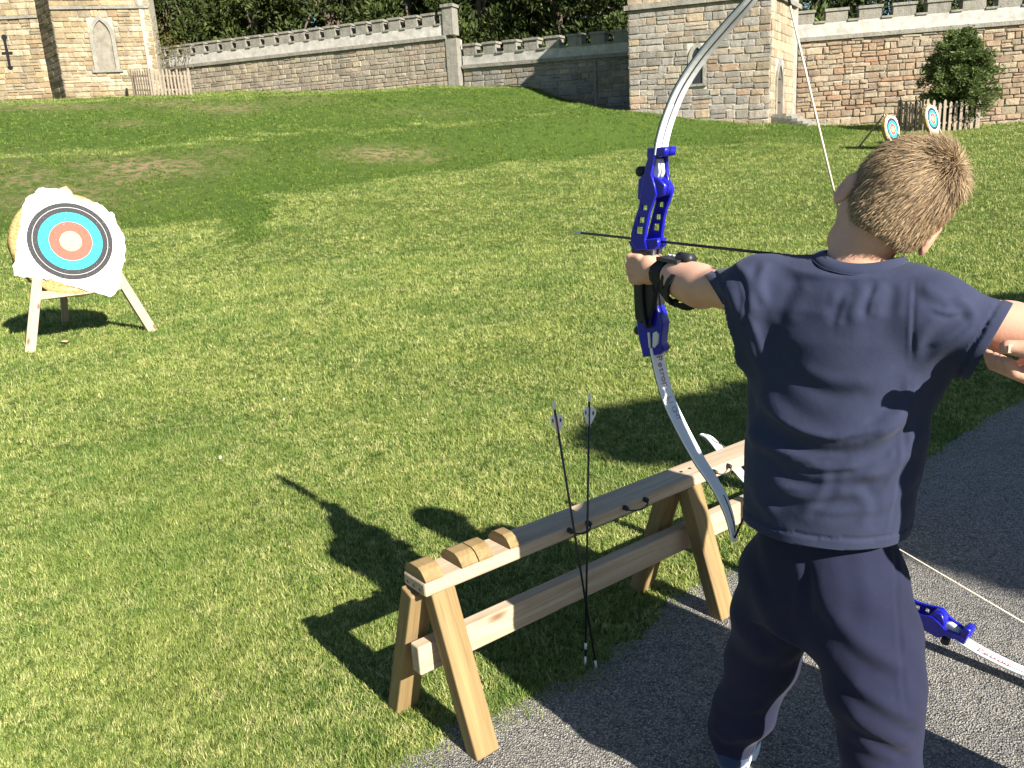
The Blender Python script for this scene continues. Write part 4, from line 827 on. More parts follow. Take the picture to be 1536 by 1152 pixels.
# ---------------------------------------------------------------- second bow, propped on the trestle with its other end on the path
Q1 = gp(1062, 656, .458); Q2 = gp(1740, 835+.585*(1740-1365), .10); Tq = nrm(Q2-Q1); Lq = np.linalg.norm(Q2-Q1); mid = (Q1+Q2)/2
_a = nrm(np.cross(Tq, (0, 0, 1.))); _b = np.cross(Tq, _a); S2 = _a*math.cos(4.765)+_b*math.sin(4.765)     # from riser to string
G2 = mid-S2*.165+Tq*.06; W2 = np.cross(S2, Tq)
B2 = thing('recurve_bow', (*G2[:2], 0), 'undrawn recurve bow with blue riser lying between the trestle and the path', 'bow', 'blue and white recurve bows')
bow_riser(B2, frame(G2, S2, Tq, W2))
tU, tL = SHP['TOP'][0][1], SHP['G'][6][1]; half0 = Lq/2
def prof2(t0, sg, half): return spline([G2+Tq*sg*t+S2*s for t, s in ((t0-.02, .012), (t0+.05, .014), (t0+.16, .035), (t0+.27, .085), (half-.08, .135), (half-.03, .158), (half, .166), (half+.03, .160))], 36)
for t0, sg in ((tU, 1), (-tL, -1)):
    P = prof2(t0, sg, half0-.06*sg); w2 = np.interp(np.linspace(0, 1, 36), [0, .5, .8, 1], [.040, .038, .027, .013]); lb_ = ribbon('limb', P, W2, w2, .007, MT['white'], B2)
    sN = -1 if sg > 0 else 1
    for s_ in (1, -1): ribbon('groove', P[20:34]+W2*.004+np.cross(np.gradient(P, axis=0)[20:34]/np.linalg.norm(np.gradient(P, axis=0)[20:34], axis=1)[:, None], W2)*.0036*s_, W2, .0025, .0012, MT['black'], lb_)
    if sg > 0:
        T_ = nrm(P[8]-P[4]); N_ = np.cross(T_, W2); sg_ = 1 if N_@(EYE-P[6]) > 0 else -1
        print_on(P, lb_, 4, 'Petron', .028, MT['red_ink'], sg_, W2, -.004); print_on(P, lb_, 14, 'LIGHT', .022, MT['blue_ink'], sg_, W2, -.004)
e1_, e2_ = G2+Tq*(half0-.062)+S2*.166, G2-Tq*(half0+.058)+S2*.166
tube('string', [e2_, e1_], .0022, MT['string'], B2, 6)
for k in range(9): f = random.uniform(.45, .95); p = e2_+(e1_-e2_)*f; tube('frayed_strand', [p, p+np.array([random.gauss(0, .006), random.gauss(0, .006), random.gauss(.004, .004)])], .0008, MT['string'], B2, 4)
# small things on the grass
def leaf_litter(q, label, mat, s=.05):
    p = gp(*q); 
    for _ in range(20): p = gp(q[0], q[1], tz(p[0], p[1])) if p[1] < 60 else ay(q[0], q[1], 20)
    o = mesh_obj('fallen_leaf', [(-s, 0, .015), (-.3*s, -.5*s, .03), (.6*s, -.35*s, .02), (s, 0, .035), (.5*s, .4*s, .025), (-.4*s, .45*s, .03), (0, 0, .012)], [[6, 0, 1], [6, 1, 2], [6, 2, 3], [6, 3, 4], [6, 4, 5], [6, 5, 0]], mat, None, Matrix.Translation(Vector(p))); tag(o, label, 'leaf'); return o
MT['dryleaf'] = plain('dry leaf', (.45, .33, .18), .8, .3, 30, .2); MT['orleaf'] = plain('orange leaf', (.6, .18, .06), .8, .2, 30, .2)
leaf_litter((97, 516), 'pale dry leaf on the grass at the foot of the large target', MT['dryleaf'], .06)
leaf_litter((1021, 216), 'small orange scrap on the grass right of the raised bow limb', MT['orleaf'], .16)
leaf_litter((332, 692), 'tiny white petal on the sunlit grass left of the long bow shadow', MT['paper'], .010)
leaf_litter((427, 604), 'tiny white petal on the sunlit grass in the middle of the lawn', MT['paper'], .010)
leaf_litter((1166, 212), 'small pale scrap on the grass below the tower steps', MT['paper'], .18)

r = np.random.default_rng(31); n = 2600; q = r.uniform((-.4, .6), (2.6, 3.6), (n, 2)); q = q[inpoly(q, PATH)]; n = len(q); sz = r.uniform(.0012, .0042, n)
OV = np.array([(1, 0, 0), (-1, 0, 0), (0, 1, 0), (0, -1, 0), (0, 0, .8), (0, 0, -.3)]); OF = np.array([(0, 2, 4), (2, 1, 4), (1, 3, 4), (3, 0, 4)])
a = r.uniform(0, 6.28, n); V = np.repeat(OV[None], n, 0)*sz[:, None, None]*r.uniform(.6, 1.3, (n, 6, 1)); ca, sa = np.cos(a)[:, None], np.sin(a)[:, None]
V = np.stack([V[..., 0]*ca-V[..., 1]*sa+q[:, :1], V[..., 0]*sa+V[..., 1]*ca+q[:, 1:], V[..., 2]+.0068], -1).reshape(-1, 3)
MT['grit'] = plain('stone grit', (.34, .31, .26), .9, .5, 300, 0)
g_ = mesh_obj('loose_grit', V, (OF[None]+np.arange(n)[:, None, None]*6).reshape(-1, 3), MT['grit']); g_['kind'] = 'stuff'; tag(g_, 'loose stone grit scattered over the asphalt path', 'grit')
# ================================================================ people: signed-distance bodies turned into meshes
def smin(a, b, k):
    h = np.clip(.5+.5*(b-a)/k, 0, 1); return b*(1-h)+a*h-k*h*(1-h)
def cap(p, a, b, ra, rb):
    a, b = np.asarray(a, np.float32), np.asarray(b, np.float32); d = b-a; t = np.clip((p-a)@d/(d@d), 0, 1); return np.linalg.norm(p-a-t[:, None]*d, axis=1)-(ra+(rb-ra)*t)
def chain(p, pts, rs, k=.012):
    d = None
    for i in range(len(pts)-1):
        e = cap(p, pts[i], pts[i+1], rs[i], rs[i+1]); d = e if d is None else smin(d, e, k)
    return d
def ell(p, c, R, ax=None):
    q = p-np.asarray(c, np.float32)
    if ax is not None: q = q@np.asarray(ax, np.float32).T          # rows are the local axes
    R = np.asarray(R, np.float32); k0 = np.linalg.norm(q/R, axis=1); k1 = np.linalg.norm(q/(R*R), axis=1)+1e-9; return k0*(k0-1)/k1
def loft(p, zs, cs, aw, bw, A, D):
    """stack of ellipses: centre cs(z), half width aw along A, half depth bw along D"""
    z = p[:, 2]; cx = np.interp(z, zs, [c[0] for c in cs]); cy = np.interp(z, zs, [c[1] for c in cs]); a = np.interp(z, zs, aw); b = np.interp(z, zs, bw)
    x, y = p[:, 0]-cx, p[:, 1]-cy; u = (x*A[0]+y*A[1]); v = (x*D[0]+y*D[1]); e = np.sqrt((u/a)**2+(v/b)**2)+1e-6
    d = (e-1)*np.sqrt(u*u+v*v+1e-9)/e*1.0; d = np.where(e < 1e-3, -np.minimum(a, b), d)
    return np.maximum(d, np.maximum(zs[0]-z, z-zs[-1]))
def nets(fn, lo, hi, h):
    """surface nets on a narrow band"""
    lo, hi = np.asarray(lo, float), np.asarray(hi, float); n = (np.ceil((hi-lo)/h/4).astype(int)+1)*4; c = n//4
    g = np.stack(np.meshgrid(*[lo[i]+(np.arange(c[i])+.5)*4*h-.5*h for i in range(3)], indexing='ij'), -1).reshape(-1, 3).astype(np.float32)
    d = np.concatenate([fn(q) for q in np.array_split(g, max(1, len(g)//400000))]).reshape(c)
    dd = np.repeat(np.repeat(np.repeat(d, 4, 0), 4, 1), 4, 2).astype(np.float32); near = np.abs(dd) < 4*h*1.25
    idx = np.argwhere(near); P = (lo+idx*h).astype(np.float32); val = np.concatenate([fn(q) for q in np.array_split(P, max(1, len(P)//400000))]); dd[near] = val
    s = dd < 0; cnt = np.zeros(tuple(np.array(dd.shape)-1), np.int8)
    for a in (0, 1):
        for b in (0, 1):
            for e in (0, 1): cnt += s[a:a+cnt.shape[0], b:b+cnt.shape[1], e:e+cnt.shape[2]]
    cell = (cnt > 0) & (cnt < 8); ci = np.argwhere(cell); vid = -np.ones(cell.shape, np.int32); vid[cell] = np.arange(len(ci))
    acc = np.zeros((len(ci), 3)); num = np.zeros(len(ci)); cor = [(a, b, e) for a in (0, 1) for b in (0, 1) for e in (0, 1)]
    for i, A in enumerate(cor):
        for B in cor[i+1:]:
            if sum(abs(x-y) for x, y in zip(A, B)) != 1: continue
            va = dd[ci[:, 0]+A[0], ci[:, 1]+A[1], ci[:, 2]+A[2]]; vb = dd[ci[:, 0]+B[0], ci[:, 1]+B[1], ci[:, 2]+B[2]]; m = (va < 0) != (vb < 0); t = np.where(m, va/(va-vb+1e-12), 0)[:, None]
            acc += np.where(m[:, None], np.array(A)+t*(np.array(B)-np.array(A)), 0); num += m
    V = lo+(ci+acc/num[:, None])*h; F = []
    for ax in range(3):
        o = [1 if i == ax else 0 for i in range(3)]; a_, b_ = (ax+1) % 3, (ax+2) % 3
        S0 = s[:s.shape[0]-o[0], :s.shape[1]-o[1], :s.shape[2]-o[2]]; S1 = s[o[0]:, o[1]:, o[2]:]; e = np.argwhere(S0 != S1)
        e = e[(e[:, a_] > 0) & (e[:, b_] > 0) & (e[:, a_] < cell.shape[a_]) & (e[:, b_] < cell.shape[b_])]
        da, db = np.eye(3, dtype=int)[a_], np.eye(3, dtype=int)[b_]; q = [vid[tuple((e-x).T)] for x in (0*da, da, da+db, db)]; q = np.stack(q, 1); fl = s[tuple(e.T)]; q[~fl] = q[~fl][:, ::-1]; F.append(q)
    F = np.vstack(F); F = F[(F >= 0).all(1)]
    return V, F
def vnormals(V, F):
    n = np.cross(V[F[:, 2]]-V[F[:, 0]], V[F[:, 3]]-V[F[:, 1]]); N = np.zeros_like(V)
    for k in range(4): np.add.at(N, F[:, k], n)
    return N/(np.linalg.norm(N, axis=1)[:, None]+1e-12)
def relax(V, F, it=2, f=.5):
    E = np.vstack([F[:, [0, 1]], F[:, [1, 2]], F[:, [2, 3]], F[:, [3, 0]]])
    for _ in range(it):
        S = np.zeros_like(V); c = np.zeros(len(V)); np.add.at(S, E[:, 0], V[E[:, 1]]); np.add.at(c, E[:, 0], 1); np.add.at(S, E[:, 1], V[E[:, 0]]); np.add.at(c, E[:, 1], 1); V = V+(S/c[:, None]-V)*f
    return V
def fold(V, N, px, line, width, amp, skew=0.):
    """cloth crease along a line seen in the photograph: raises a ridge (amp > 0) with a valley beside it"""
    L = np.asarray(line, float); L = spline(L, 24) if len(L) > 2 else L; best = np.full(len(V), 1e9); side = np.zeros(len(V)); tt = np.zeros(len(V))
    for i in range(len(L)-1):
        a, d = L[i], L[i+1]-L[i]; t = np.clip(((px-a)@d)/(d@d), 0, 1); q = px-a-t[:, None]*d; r = np.linalg.norm(q, axis=1); m = r < best; best = np.where(m, r, best); side = np.where(m, np.sign(d[0]*q[:, 1]-d[1]*q[:, 0]), side); tt = np.where(m, (i+t)/(len(L)-1), tt)
    x = best*side/width; face = np.clip(((EYE-V)/np.linalg.norm(EYE-V, axis=1)[:, None]*N).sum(1)*2.5, 0, 1); tap = np.clip(np.minimum(tt, 1-tt)*5+.15, 0, 1)
    return N*(amp*(np.exp(-x*x)-.75*np.exp(-(x-1.7)**2))*tap*face)[:, None]
def carve(V, F, tests):
    """cut openings cleanly; tests: list of (point, normal, centre, radius) - removes the +normal side near centre"""
    bm = bmesh.new(); me = bpy.data.meshes.new('c'); me.from_pydata(V.tolist(), [], F.tolist()); bm.from_mesh(me); bpy.data.meshes.remove(me)
    for p, n, c, r in tests:
        c = Vector(c); vs = [v for v in bm.verts if (v.co-c).length < r]; st = set(vs)
        es = [e for e in bm.edges if e.verts[0] in st and e.verts[1] in st]; fs = [f for f in bm.faces if all(v in st for v in f.verts)]
        bmesh.ops.bisect_plane(bm, geom=vs+es+fs, plane_co=Vector(p), plane_no=Vector(n), clear_outer=False, clear_inner=False)
        pp, nn = Vector(p), Vector(n).normalized(); dl = [v for v in bm.verts if (v.co-c).length < r and (v.co-pp).dot(nn) > 1e-5]; bmesh.ops.delete(bm, geom=dl, context='VERTS')
    return bm
def skin_mat(name, base):
    t = NT(name); v = t.n('TexCoord').outputs['Object']; c = t.mix(t.ramp(t.noise(v, 16, 4), [(.3, 0.), (.7, 1.)]), c3(base, .9), (base[0]*1.05, base[1]*.93, base[2]*.88))
    c = t.mix(t.ramp(t.noise(v, 55, 5, .7), [(.5, 0.), (.7, .35)]), c, (base[0]*.95, base[1]*.75, base[2]*.68))
    return t.fin(c, .55, t.bump(t.noise(v, 330, 3), .3, .0015), .28, Subsurface_Weight=.12, Subsurface_Radius=(.012, .005, .003), Subsurface_Scale=.6)
MT['skin'] = skin_mat('skin', (.60, .36, .25)); MT['skin2'] = skin_mat('adult skin', (.55, .32, .22))
def cloth(name, base, fuzz=.35):
    t = NT(name); v = t.n('TexCoord').outputs['Object']; n1 = t.noise(v, 6, 5, .65); n2 = t.noise(v, 700, 2); n3 = t.noise(v, 45, 5, .7)
    c = t.mix(t.ramp(n1, [(.35, 0.), (.7, 1.)]), c3(base, .88), c3(base, 1.12)); c = t.mix(t.ramp(n3, [(.55, 0.), (.75, .16)]), c, c3(base, 1.7))
    return t.fin(c, .92, t.bump(n2, .3, .0008, t.bump(n3, .25, .003)), .15, Sheen_Weight=fuzz, Sheen_Roughness=.45)
MT['tee'] = cloth('navy jersey', (.031, .037, .068), .06); MT['jog'] = cloth('dark navy fleece', (.0165, .0185, .040), .06); MT['jacket'] = cloth('charcoal jacket', (.03, .032, .036)); MT['jeans'] = cloth('blue denim', (.05, .07, .13))
MT['thread'] = plain('navy seam', (.022, .026, .055), .9, .1, 50, 0); MT['shoe'] = cloth('blue shoe', (.03, .05, .10)); MT['sole'] = plain('white sole', (.75, .76, .8), .6, .08, 20, .1)
def hand(pts): pass
# ---------------------------------------------------------------- the boy
shL, shR = ay(1142, 432, 1.50), ay(1392, 462, 1.335)
elL, wrL, haL = ay(1052, 430, 1.70), ay(1000, 410, 1.835), ay(966, 398, 1.90)
elR = ay(1612, 512, 1.215); wrR = ay(1362, 442, 1.44); haR = ay(1302, 420, 1.52)
hips = np.array([.565, 1.445, .66]); AX = nrm((.70, -.714, 0)); DX = np.array([-AX[1], AX[0], 0])          # across the hips / towards the chest
nb = ay(1280, 408, 1.425); HC = ay(1338, 310, 1.425)
er = nrm((.80, -.20, -.56)); ef = np.array([.02, .99, -.02]); ef = nrm(ef-er*(ef@er)); eu = np.cross(er, ef); HA = np.stack([er, ef, eu])
hpL, hpR = ay(1174, 858, 1.50), ay(1288, 880, 1.375); knL, knR = ay(1147, 985, 1.60), ay(1312, 1030, 1.30); anL, anR = ay(1099, 1128, 1.655), np.array([.655, 1.27, .085])
toL = anL+np.array([.06, .10, 0]); toL[2] = .03; anLf = anL.copy(); anLf[2] = max(.075, anL[2])
HS = 1.07
hp = lambda r_, f_, u_: HC+(er*r_+ef*f_+eu*u_)*HS
def head_sdf(p):
    d = ell(p, hp(0, -.012, .025), (.069, .087, .080), HA); d = smin(d, ell(p, hp(0, .030, -.035), (.054, .058, .072), HA), .035)
    d = smin(d, cap(p, hp(-.022, .048, -.075), hp(.022, .048, -.075), .026, .026), .03)                                # jaw, chin
    for s in (-1, 1): d = smin(d, ell(p, hp(.040*s, .055, -.028), (.022, .024, .022), HA), .02)                        # cheeks
    d = smin(d, cap(p, hp(0, .078, .005), hp(0, .100, -.025), .007, .012), .012)                                       # nose
    for s in (-1, 1): d = -smin(-d, ell(p, hp(.028*s, .092, .008), (.015, .012, .010), HA), .010)                      # eye sockets
    d = smin(d, ell(p, hp(0, .083, -.052), (.020, .010, .006), HA), .008)                                              # lips
    for s in (-1, 1):
        q = hp(.077*s, -.008, -.014); ax = np.stack([nrm(er*.9-ef*.42*s*1), nrm(ef+er*.45*s), eu]); e = ell(p, q, (.0085, .019, .031), ax); e = -smin(-e, ell(p, q+er*.008*s, (.006, .010, .018), ax), .006); d = smin(d, e, .008)
    return d
def fist(p, W, G, dirn, upv, side):
    """left hand closed round the grip: W wrist, G grip centre, dirn along the arm, side away from the thumb"""
    d = ell(p, W*.28+G*.72+side*.012, (.030, .020, .034), np.stack([dirn, side, upv])); d = smin(d, cap(p, W, W*.4+G*.6, .021, .022), .015)
    for k in range(4):
        z = .026-.0175*k; L = (1., 1.06, 1.0, .86)[k]; k0 = G+side*.026+upv*z-dirn*.004
        pts = [k0, G+side*.024*L+dirn*.026*L+upv*z, G+dirn*.036+upv*(z-.002)-side*.004, G-side*.024+dirn*.018+upv*(z-.003), G-side*.026-dirn*.004+upv*(z-.003)]
        d = smin(d, chain(p, pts, (.0105, .0100, .0092, .0085, .0075), .004), .005)
    th_ = [W*.45+G*.55+upv*.020-side*.010, G-dirn*.006-side*.026+upv*.030, G+dirn*.020-side*.028+upv*.026, G+dirn*.034-side*.016+upv*.020]
    return smin(d, chain(p, th_, (.0135, .0115, .0105, .0085), .006), .008)
armd = nrm(haL-wrL); hside = nrm(np.cross(ZU, armd)); hup = np.cross(armd, hside); GRIP = onp(969, 402, GB, BW); GRIP = GRIP+BS*.0
fdir = AD; fside = -BW; 
def body_sdf(p):
    d = head_sdf(p); d = smin(d, chain(p, [nb-ZU*.03, nb+ZU*.015, hp(.0, -.022, -.05)], (.048, .040, .044), .02), .03)
    d = smin(d, chain(p, [nb-ZU*.03, shL-ZU*.01], (.05, .042)), .03); d = smin(d, chain(p, [nb-ZU*.03, shR-ZU*.01], (.05, .042)), .03)
    d = smin(d, chain(p, [shL-ZU*.01, elL, wrL], (.042, .037, .023), .02), .03); d = smin(d, fist(p, wrL, GRIP, fdir, ZU, fside), .012)
    d = smin(d, ell(p, lerp(elL, wrL, .28), (.075, .037, .040), np.stack([nrm(wrL-elL), hside, hup])), .03)
    d = smin(d, chain(p, [shR-ZU*.016, elR], (.040, .034), .02), .03); d = smin(d, chain(p, [elR, lerp(elR, wrR, .35), wrR], (.034, .031, .022), .02), .02)
    pf = nrm(haR-wrR); ps = nrm(np.cross(ZU, pf)); d = smin(d, ell(p, lerp(wrR, haR, .4), (.042, .018, .034), np.stack([pf, ps, np.cross(pf, ps)])), .015)
    for k in range(4): b = lerp(wrR, haR, .75)+ZU*(.026-.0165*k); d = smin(d, chain(p, [b, b+pf*.030, b+pf*.042-ps*.020, b+pf*.022-ps*.028], (.0092, .0088, .0080, .0072), .004), .005)
    d = smin(d, chain(p, [lerp(wrR, haR, .3)+ZU*.02, lerp(wrR, haR, .7)+ZU*.034-ps*.012, lerp(wrR, haR, 1.)+ZU*.03-ps*.02], (.012, .010, .008)), .006)
    d = smin(d, loft(p, [.55, .72, .88, 1.08, 1.15], [hips+DX*0, hips, (.56, 1.44), (.565, 1.43), (.575, 1.43)], [.115, .12, .115, .13, .10], [.085, .085, .085, .09, .06], AX, DX), .04)
    for h_, k_, a_ in ((hpL, knL, anLf), (hpR, knR, anR)): d = smin(d, chain(p, [h_, k_, a_], (.07, .05, .033), .03), .03); d = smin(d, cap(p, a_-ZU*.03, a_+np.array([.05, .09, -.045]), .03, .028), .02)
    return d
BOY = thing('person', (.58, 1.45, 0), 'boy in a navy t-shirt and joggers seen from behind, drawing a bow', 'person')
V, F = nets(body_sdf, (.20, 1.02, 0.0), (.92, 2.05, 1.45), .0042); V = relax(V, F, 1, .4)
mesh_obj('body', V, F, MT['skin'], BOY, smooth=True)
for s in (-1, 1):
    bm = bmesh.new(); bmesh.ops.create_uvsphere(bm, u_segments=14, v_segments=10, radius=.0105); e_ = bm_obj('eye', bm, MT['white'], BOY, Matrix.Translation(Vector(hp(.028*s, .079, .008))), True)
    bm = bmesh.new(); bmesh.ops.create_uvsphere(bm, u_segments=10, v_segments=8, radius=.005); bm_obj('iris', bm, MT['carbon'], e_, Matrix.Translation(Vector(hp(.028*s, .086, .008))), True)
# t-shirt
slL, slR = ay(1083, 455, 1.605), ay(1489, 508, 1.285)         # sleeve ends, near the middle of the opening
zs_ = [.60, .70, .80, .90, 1.0, 1.08, 1.13, 1.18]; ctr = [ay(1231, 800, 1.43)[:2], ay(1233, 785, 1.43)[:2], ay(1241, 700, 1.43)[:2], ay(1250, 630, 1.43)[:2], ay(1257, 560, 1.43)[:2], ay(1262, 490, 1.425)[:2], ay(1268, 450, 1.42)[:2], ay(1270, 420, 1.42)[:2]]
def tee_sdf(p):
    d = loft(p, zs_, ctr, [.145, .148, .155, .161, .160, .158, .140, .10], [.122, .124, .122, .118, .112, .105, .092, .06], AX, DX)
    d = smin(d, chain(p, [lerp(shL, shR, .0)-ZU*.002, nb-ZU*.030, shR-ZU*.002], (.058, .062, .058), .03), .045)
    d = smin(d, chain(p, [shL-ZU*.012, slL-ZU*.004, slL+(slL-shL)*.3], (.060, .060, .062), .02), .035); d = smin(d, chain(p, [shR-ZU*.012, slR-ZU*.008, slR+(slR-shR)*.3], (.064, .062, .061), .02), .035)
    d = smin(d, cap(p, shL-ZU*.035, ay(1090, 462, 1.585), .066, .064), .03); d = smin(d, cap(p, shL-ZU*.07, ay(1092, 480, 1.575), .05, .058), .03); d = smin(d, cap(p, shL-ZU*.05, ay(1140, 520, 1.50), .05, .05), .04); d = smin(d, cap(p, shR-ZU*.05+AX*-.01, ay(1370, 560, 1.36), .05, .05), .04)
    return d
V, F = nets(tee_sdf, (.28, 1.0, .58), (.95, 1.85, 1.32), .0038); V = relax(V, F, 2, .5); N = vnormals(V, F); px = proj(V)
FOLDS = [([(1130, 560), (1165, 615), (1215, 650), (1268, 658), (1330, 640), (1372, 605)], 15, .0085), ([(1118, 640), (1150, 668), (1200, 690), (1260, 697), (1310, 690)], 11, .0070), ([(1160, 690), (1210, 712), (1270, 716), (1330, 706)], 9, .0055), ([(1150, 735), (1210, 742), (1290, 735)], 9, .0045),
         ([(1190, 545), (1250, 572), (1310, 570)], 12, .0035), ([(1375, 575), (1345, 625), (1310, 655)], 10, .0050), ([(1385, 640), (1345, 690), (1290, 720)], 10, .0045), ([(1385, 700), (1350, 740), (1310, 765)], 9, .0035), ([(1128, 700), (1140, 745), (1165, 775)], 10, .004),
         ([(1125, 480), (1135, 530), (1160, 590)], 12, .0050), ([(1180, 420), (1170, 460), (1165, 500)], 13, .0028), ([(1215, 425), (1195, 455), (1185, 490)], 12, .0025), ([(1300, 430), (1285, 462), (1280, 490)], 12, .0028), ([(1330, 425), (1318, 452), (1312, 480)], 11, .0028), ([(1350, 420), (1352, 450), (1345, 480)], 9, .0018), ([(1240, 445), (1275, 452), (1310, 440)], 12, .0025),
         ([(1372, 545), (1385, 500), (1420, 465), (1455, 450)], 9, .0032), ([(1378, 548), (1410, 525), (1445, 500), (1470, 470)], 9, .0032), ([(1382, 425), (1400, 440), (1425, 448)], 9, .0024), ([(1430, 445), (1452, 458), (1462, 480)], 7, .0028), ([(1070, 420), (1095, 440), (1110, 480)], 8, .0035), ([(1100, 395), (1125, 420), (1128, 470)], 9, .0045), ([(1150, 392), (1140, 425), (1150, 460)], 8, .0035),
         ([(1372, 420), (1370, 470), (1368, 545)], 3, -.0020), ([(1110, 410), (1120, 450), (1112, 500)], 3, -.0015), ([(1366, 560), (1362, 640), (1350, 720), (1335, 800)], 3, -.0018), ([(1140, 600), (1130, 650), (1128, 690)], 10, .0035), ([(1150, 612), (1195, 642), (1248, 655), (1272, 652)], 5, .0028), ([(1165, 676), (1215, 684), (1262, 684)], 5, .0030), ([(1180, 690), (1225, 692)], 4, .0025), ([(1195, 697), (1240, 704), (1290, 699)], 4, .0025), ([(1255, 652), (1300, 644), (1345, 615)], 5, .0028), ([(1160, 728), (1215, 733), (1265, 730)], 5, .0022), ([(1300, 700), (1330, 690), (1345, 672)], 4, .0022), ([(1395, 462), (1425, 470), (1448, 464)], 4, .0025), ([(1388, 520), (1420, 505), (1455, 478)], 4, .0022), ([(1320, 425), (1308, 455), (1304, 476)], 5, .0018), ([(1275, 440), (1262, 470), (1258, 492)], 6, .0016), ([(1118, 470), (1135, 500), (1150, 540)], 5, .0022), ([(1330, 730), (1345, 700), (1365, 680)], 4, .0018), ([(1205, 760), (1260, 768), (1330, 764)], 6, .0014), ([(1200, 770), (1230, 740), (1240, 700)], 9, .002), ([(1290, 790), (1300, 760), (1280, 735)], 9, .002)]
D_ = np.zeros_like(V)
for ln, wd, am in FOLDS: D_ += fold(V, N, px, ln, wd, am)
q = V*np.array([1, 1, 1]); D_ += N*(.0016*np.sin(q[:, 2]*62+3*np.sin(q[:, 0]*21+q[:, 1]*17))*np.sin(q[:, 0]*37-q[:, 1]*29+q[:, 2]*11))[:, None]
V = V+D_; V = relax(V, F, 1, .35)
hemp = ay(1236, 790, 1.40); hemn = nrm(np.cross(ay(1360, 816, 1.33)-ay(1112, 783, 1.49), DX)); hemn = hemn if hemn[2] < 0 else -hemn; dsl, dsr = nrm(slL-shL), nrm(slR-shR)
neckp, neckn = nb+ZU*.008, nrm(eu*.28+ZU*.95-DX*.15)
soL, soR = slL, slR; cutL = nrm(np.cross(ay(1108, 495, 1.58)-ay(1058, 412, 1.62), ray(1083, 453))); cutL = cutL if cutL[0] < 0 else -cutL; cutR = nrm(np.cross(ay(1450, 553, 1.28)-ay(1503, 462, 1.28), ray(1478, 507))); cutR = cutR if cutR[0] > 0 else -cutR
# hem bands and stitching are raised before the openings are cut
for P_, n_, c_, r_, wdt in ((hemp, hemn, hemp, .4, .020), (soL, cutL, soL, .13, .018), (soR, cutR, soR, .13, .018)):
    t = (V-P_)@n_; m = (np.linalg.norm(V-c_, axis=1) < r_); V = V+N*(np.where(m & (t > -wdt), .0014, 0)-np.where(m & (np.abs(t+wdt) < .003), .0024, 0))[:, None]
bm = carve(V, F, [(hemp, hemn, hemp, .45), (soL, cutL, soL+cutL*.075, .145), (soR, cutR, soR+cutR*.075, .145)])
nax = nrm(hp(0, -.022, -.05)-nb); nr0 = .066
def ndist(c): q = np.asarray(c)-nb; return np.linalg.norm(q-nax*(q@nax))
bmesh.ops.delete(bm, geom=[v for v in bm.verts if (np.array(v.co)-nb)@nax > -.045 and ndist(v.co) < nr0], context='VERTS')
for v in bm.verts:
    if v.is_boundary and ndist(v.co) < nr0+.02 and (np.array(v.co)-nb)@nax > -.05:
        q = np.array(v.co)-nb; h_ = q@nax; rd = q-nax*h_; v.co = Vector(nb+nax*h_+rd/np.linalg.norm(rd)*nr0)
tee = bm_obj('t_shirt', bm, MT['tee'], BOY, smooth=True); sm = tee.modifiers.new('thick', 'SOLIDIFY'); sm.thickness = .0026; sm.offset = -1
# collar rib along the neck opening
bmx = bmesh.new(); bmx.from_mesh(tee.data); ring = np.array([v.co[:] for v in bmx.verts if v.is_boundary and abs(ndist(v.co)-nr0) < .002 and (np.array(v.co)-nb)@nax > -.05]); bmx.free()
na = nrm(np.cross(nax, AX)); nb_ = np.cross(nax, na); ang = np.arctan2((ring-nb)@na, (ring-nb)@nb_); hh = (ring-nb)@nax; o = np.argsort(ang); ang, hh = ang[o], hh[o]
tt = np.linspace(-math.pi, math.pi, 73); hs = np.interp(tt, np.concatenate([ang-2*math.pi, ang, ang+2*math.pi]), np.tile(hh, 3)); hs = np.convolve(np.concatenate([hs[-9:-1], hs, hs[1:9]]), np.ones(17)/17, 'valid')
rad_ = np.stack([nb_*math.cos(t)+na*math.sin(t) for t in tt]); cv = [nb+rad_*(nr0+dr)+nax*(hs+dh)[:, None] for dr, dh in ((.006, -.0045), (.0055, .0), (.001, .006), (-.006, .0125), (-.009, .0125), (-.007, .004))]
V2 = np.vstack(cv); m = len(tt); mesh_obj('collar', V2, [[k*m+i, k*m+i+1, (k+1)*m+i+1, (k+1)*m+i] for k in range(5) for i in range(m-1)], MT['tee'], tee, smooth=True)
tube('collar_seam', nb+rad_*(nr0+.0075)+nax*(hs-.005)[:, None], .0013, MT['thread'], tee, 5)
# joggers
def jog_sdf(p):
    d = loft(p, [.50, .58, .66, .76], [ay(1228, 900, 1.44)[:2], ay(1232, 870, 1.44)[:2], ay(1236, 810, 1.435)[:2], ay(1238, 760, 1.435)[:2]], [.122, .138, .130, .116], [.10, .106, .100, .094], AX, DX)
    d = smin(d, chain(p, [hpL-ZU*.0, lerp(hpL, knL, .5), knL+np.array([-.004, 0, 0]), lerp(knL, anLf, .62), anLf+ZU*.035, anLf-ZU*.012], (.084, .080, .073, .064, .052, .044), .03), .025)
    d = smin(d, chain(p, [hpR, lerp(hpR, knR, .5), knR, lerp(knR, anR, .55), anR+ZU*.03], (.088, .088, .080, .066, .050), .03), .025)
    d = smin(d, cap(p, hpR+DX*-.03+ZU*.01, hpR+DX*-.035-ZU*.07, .07, .06), .05); return d
V, F = nets(jog_sdf, (.30, 1.08, .02), (.92, 1.86, .80), .0045); V = relax(V, F, 2, .5); N = vnormals(V, F); px = proj(V); D_ = np.zeros_like(V)
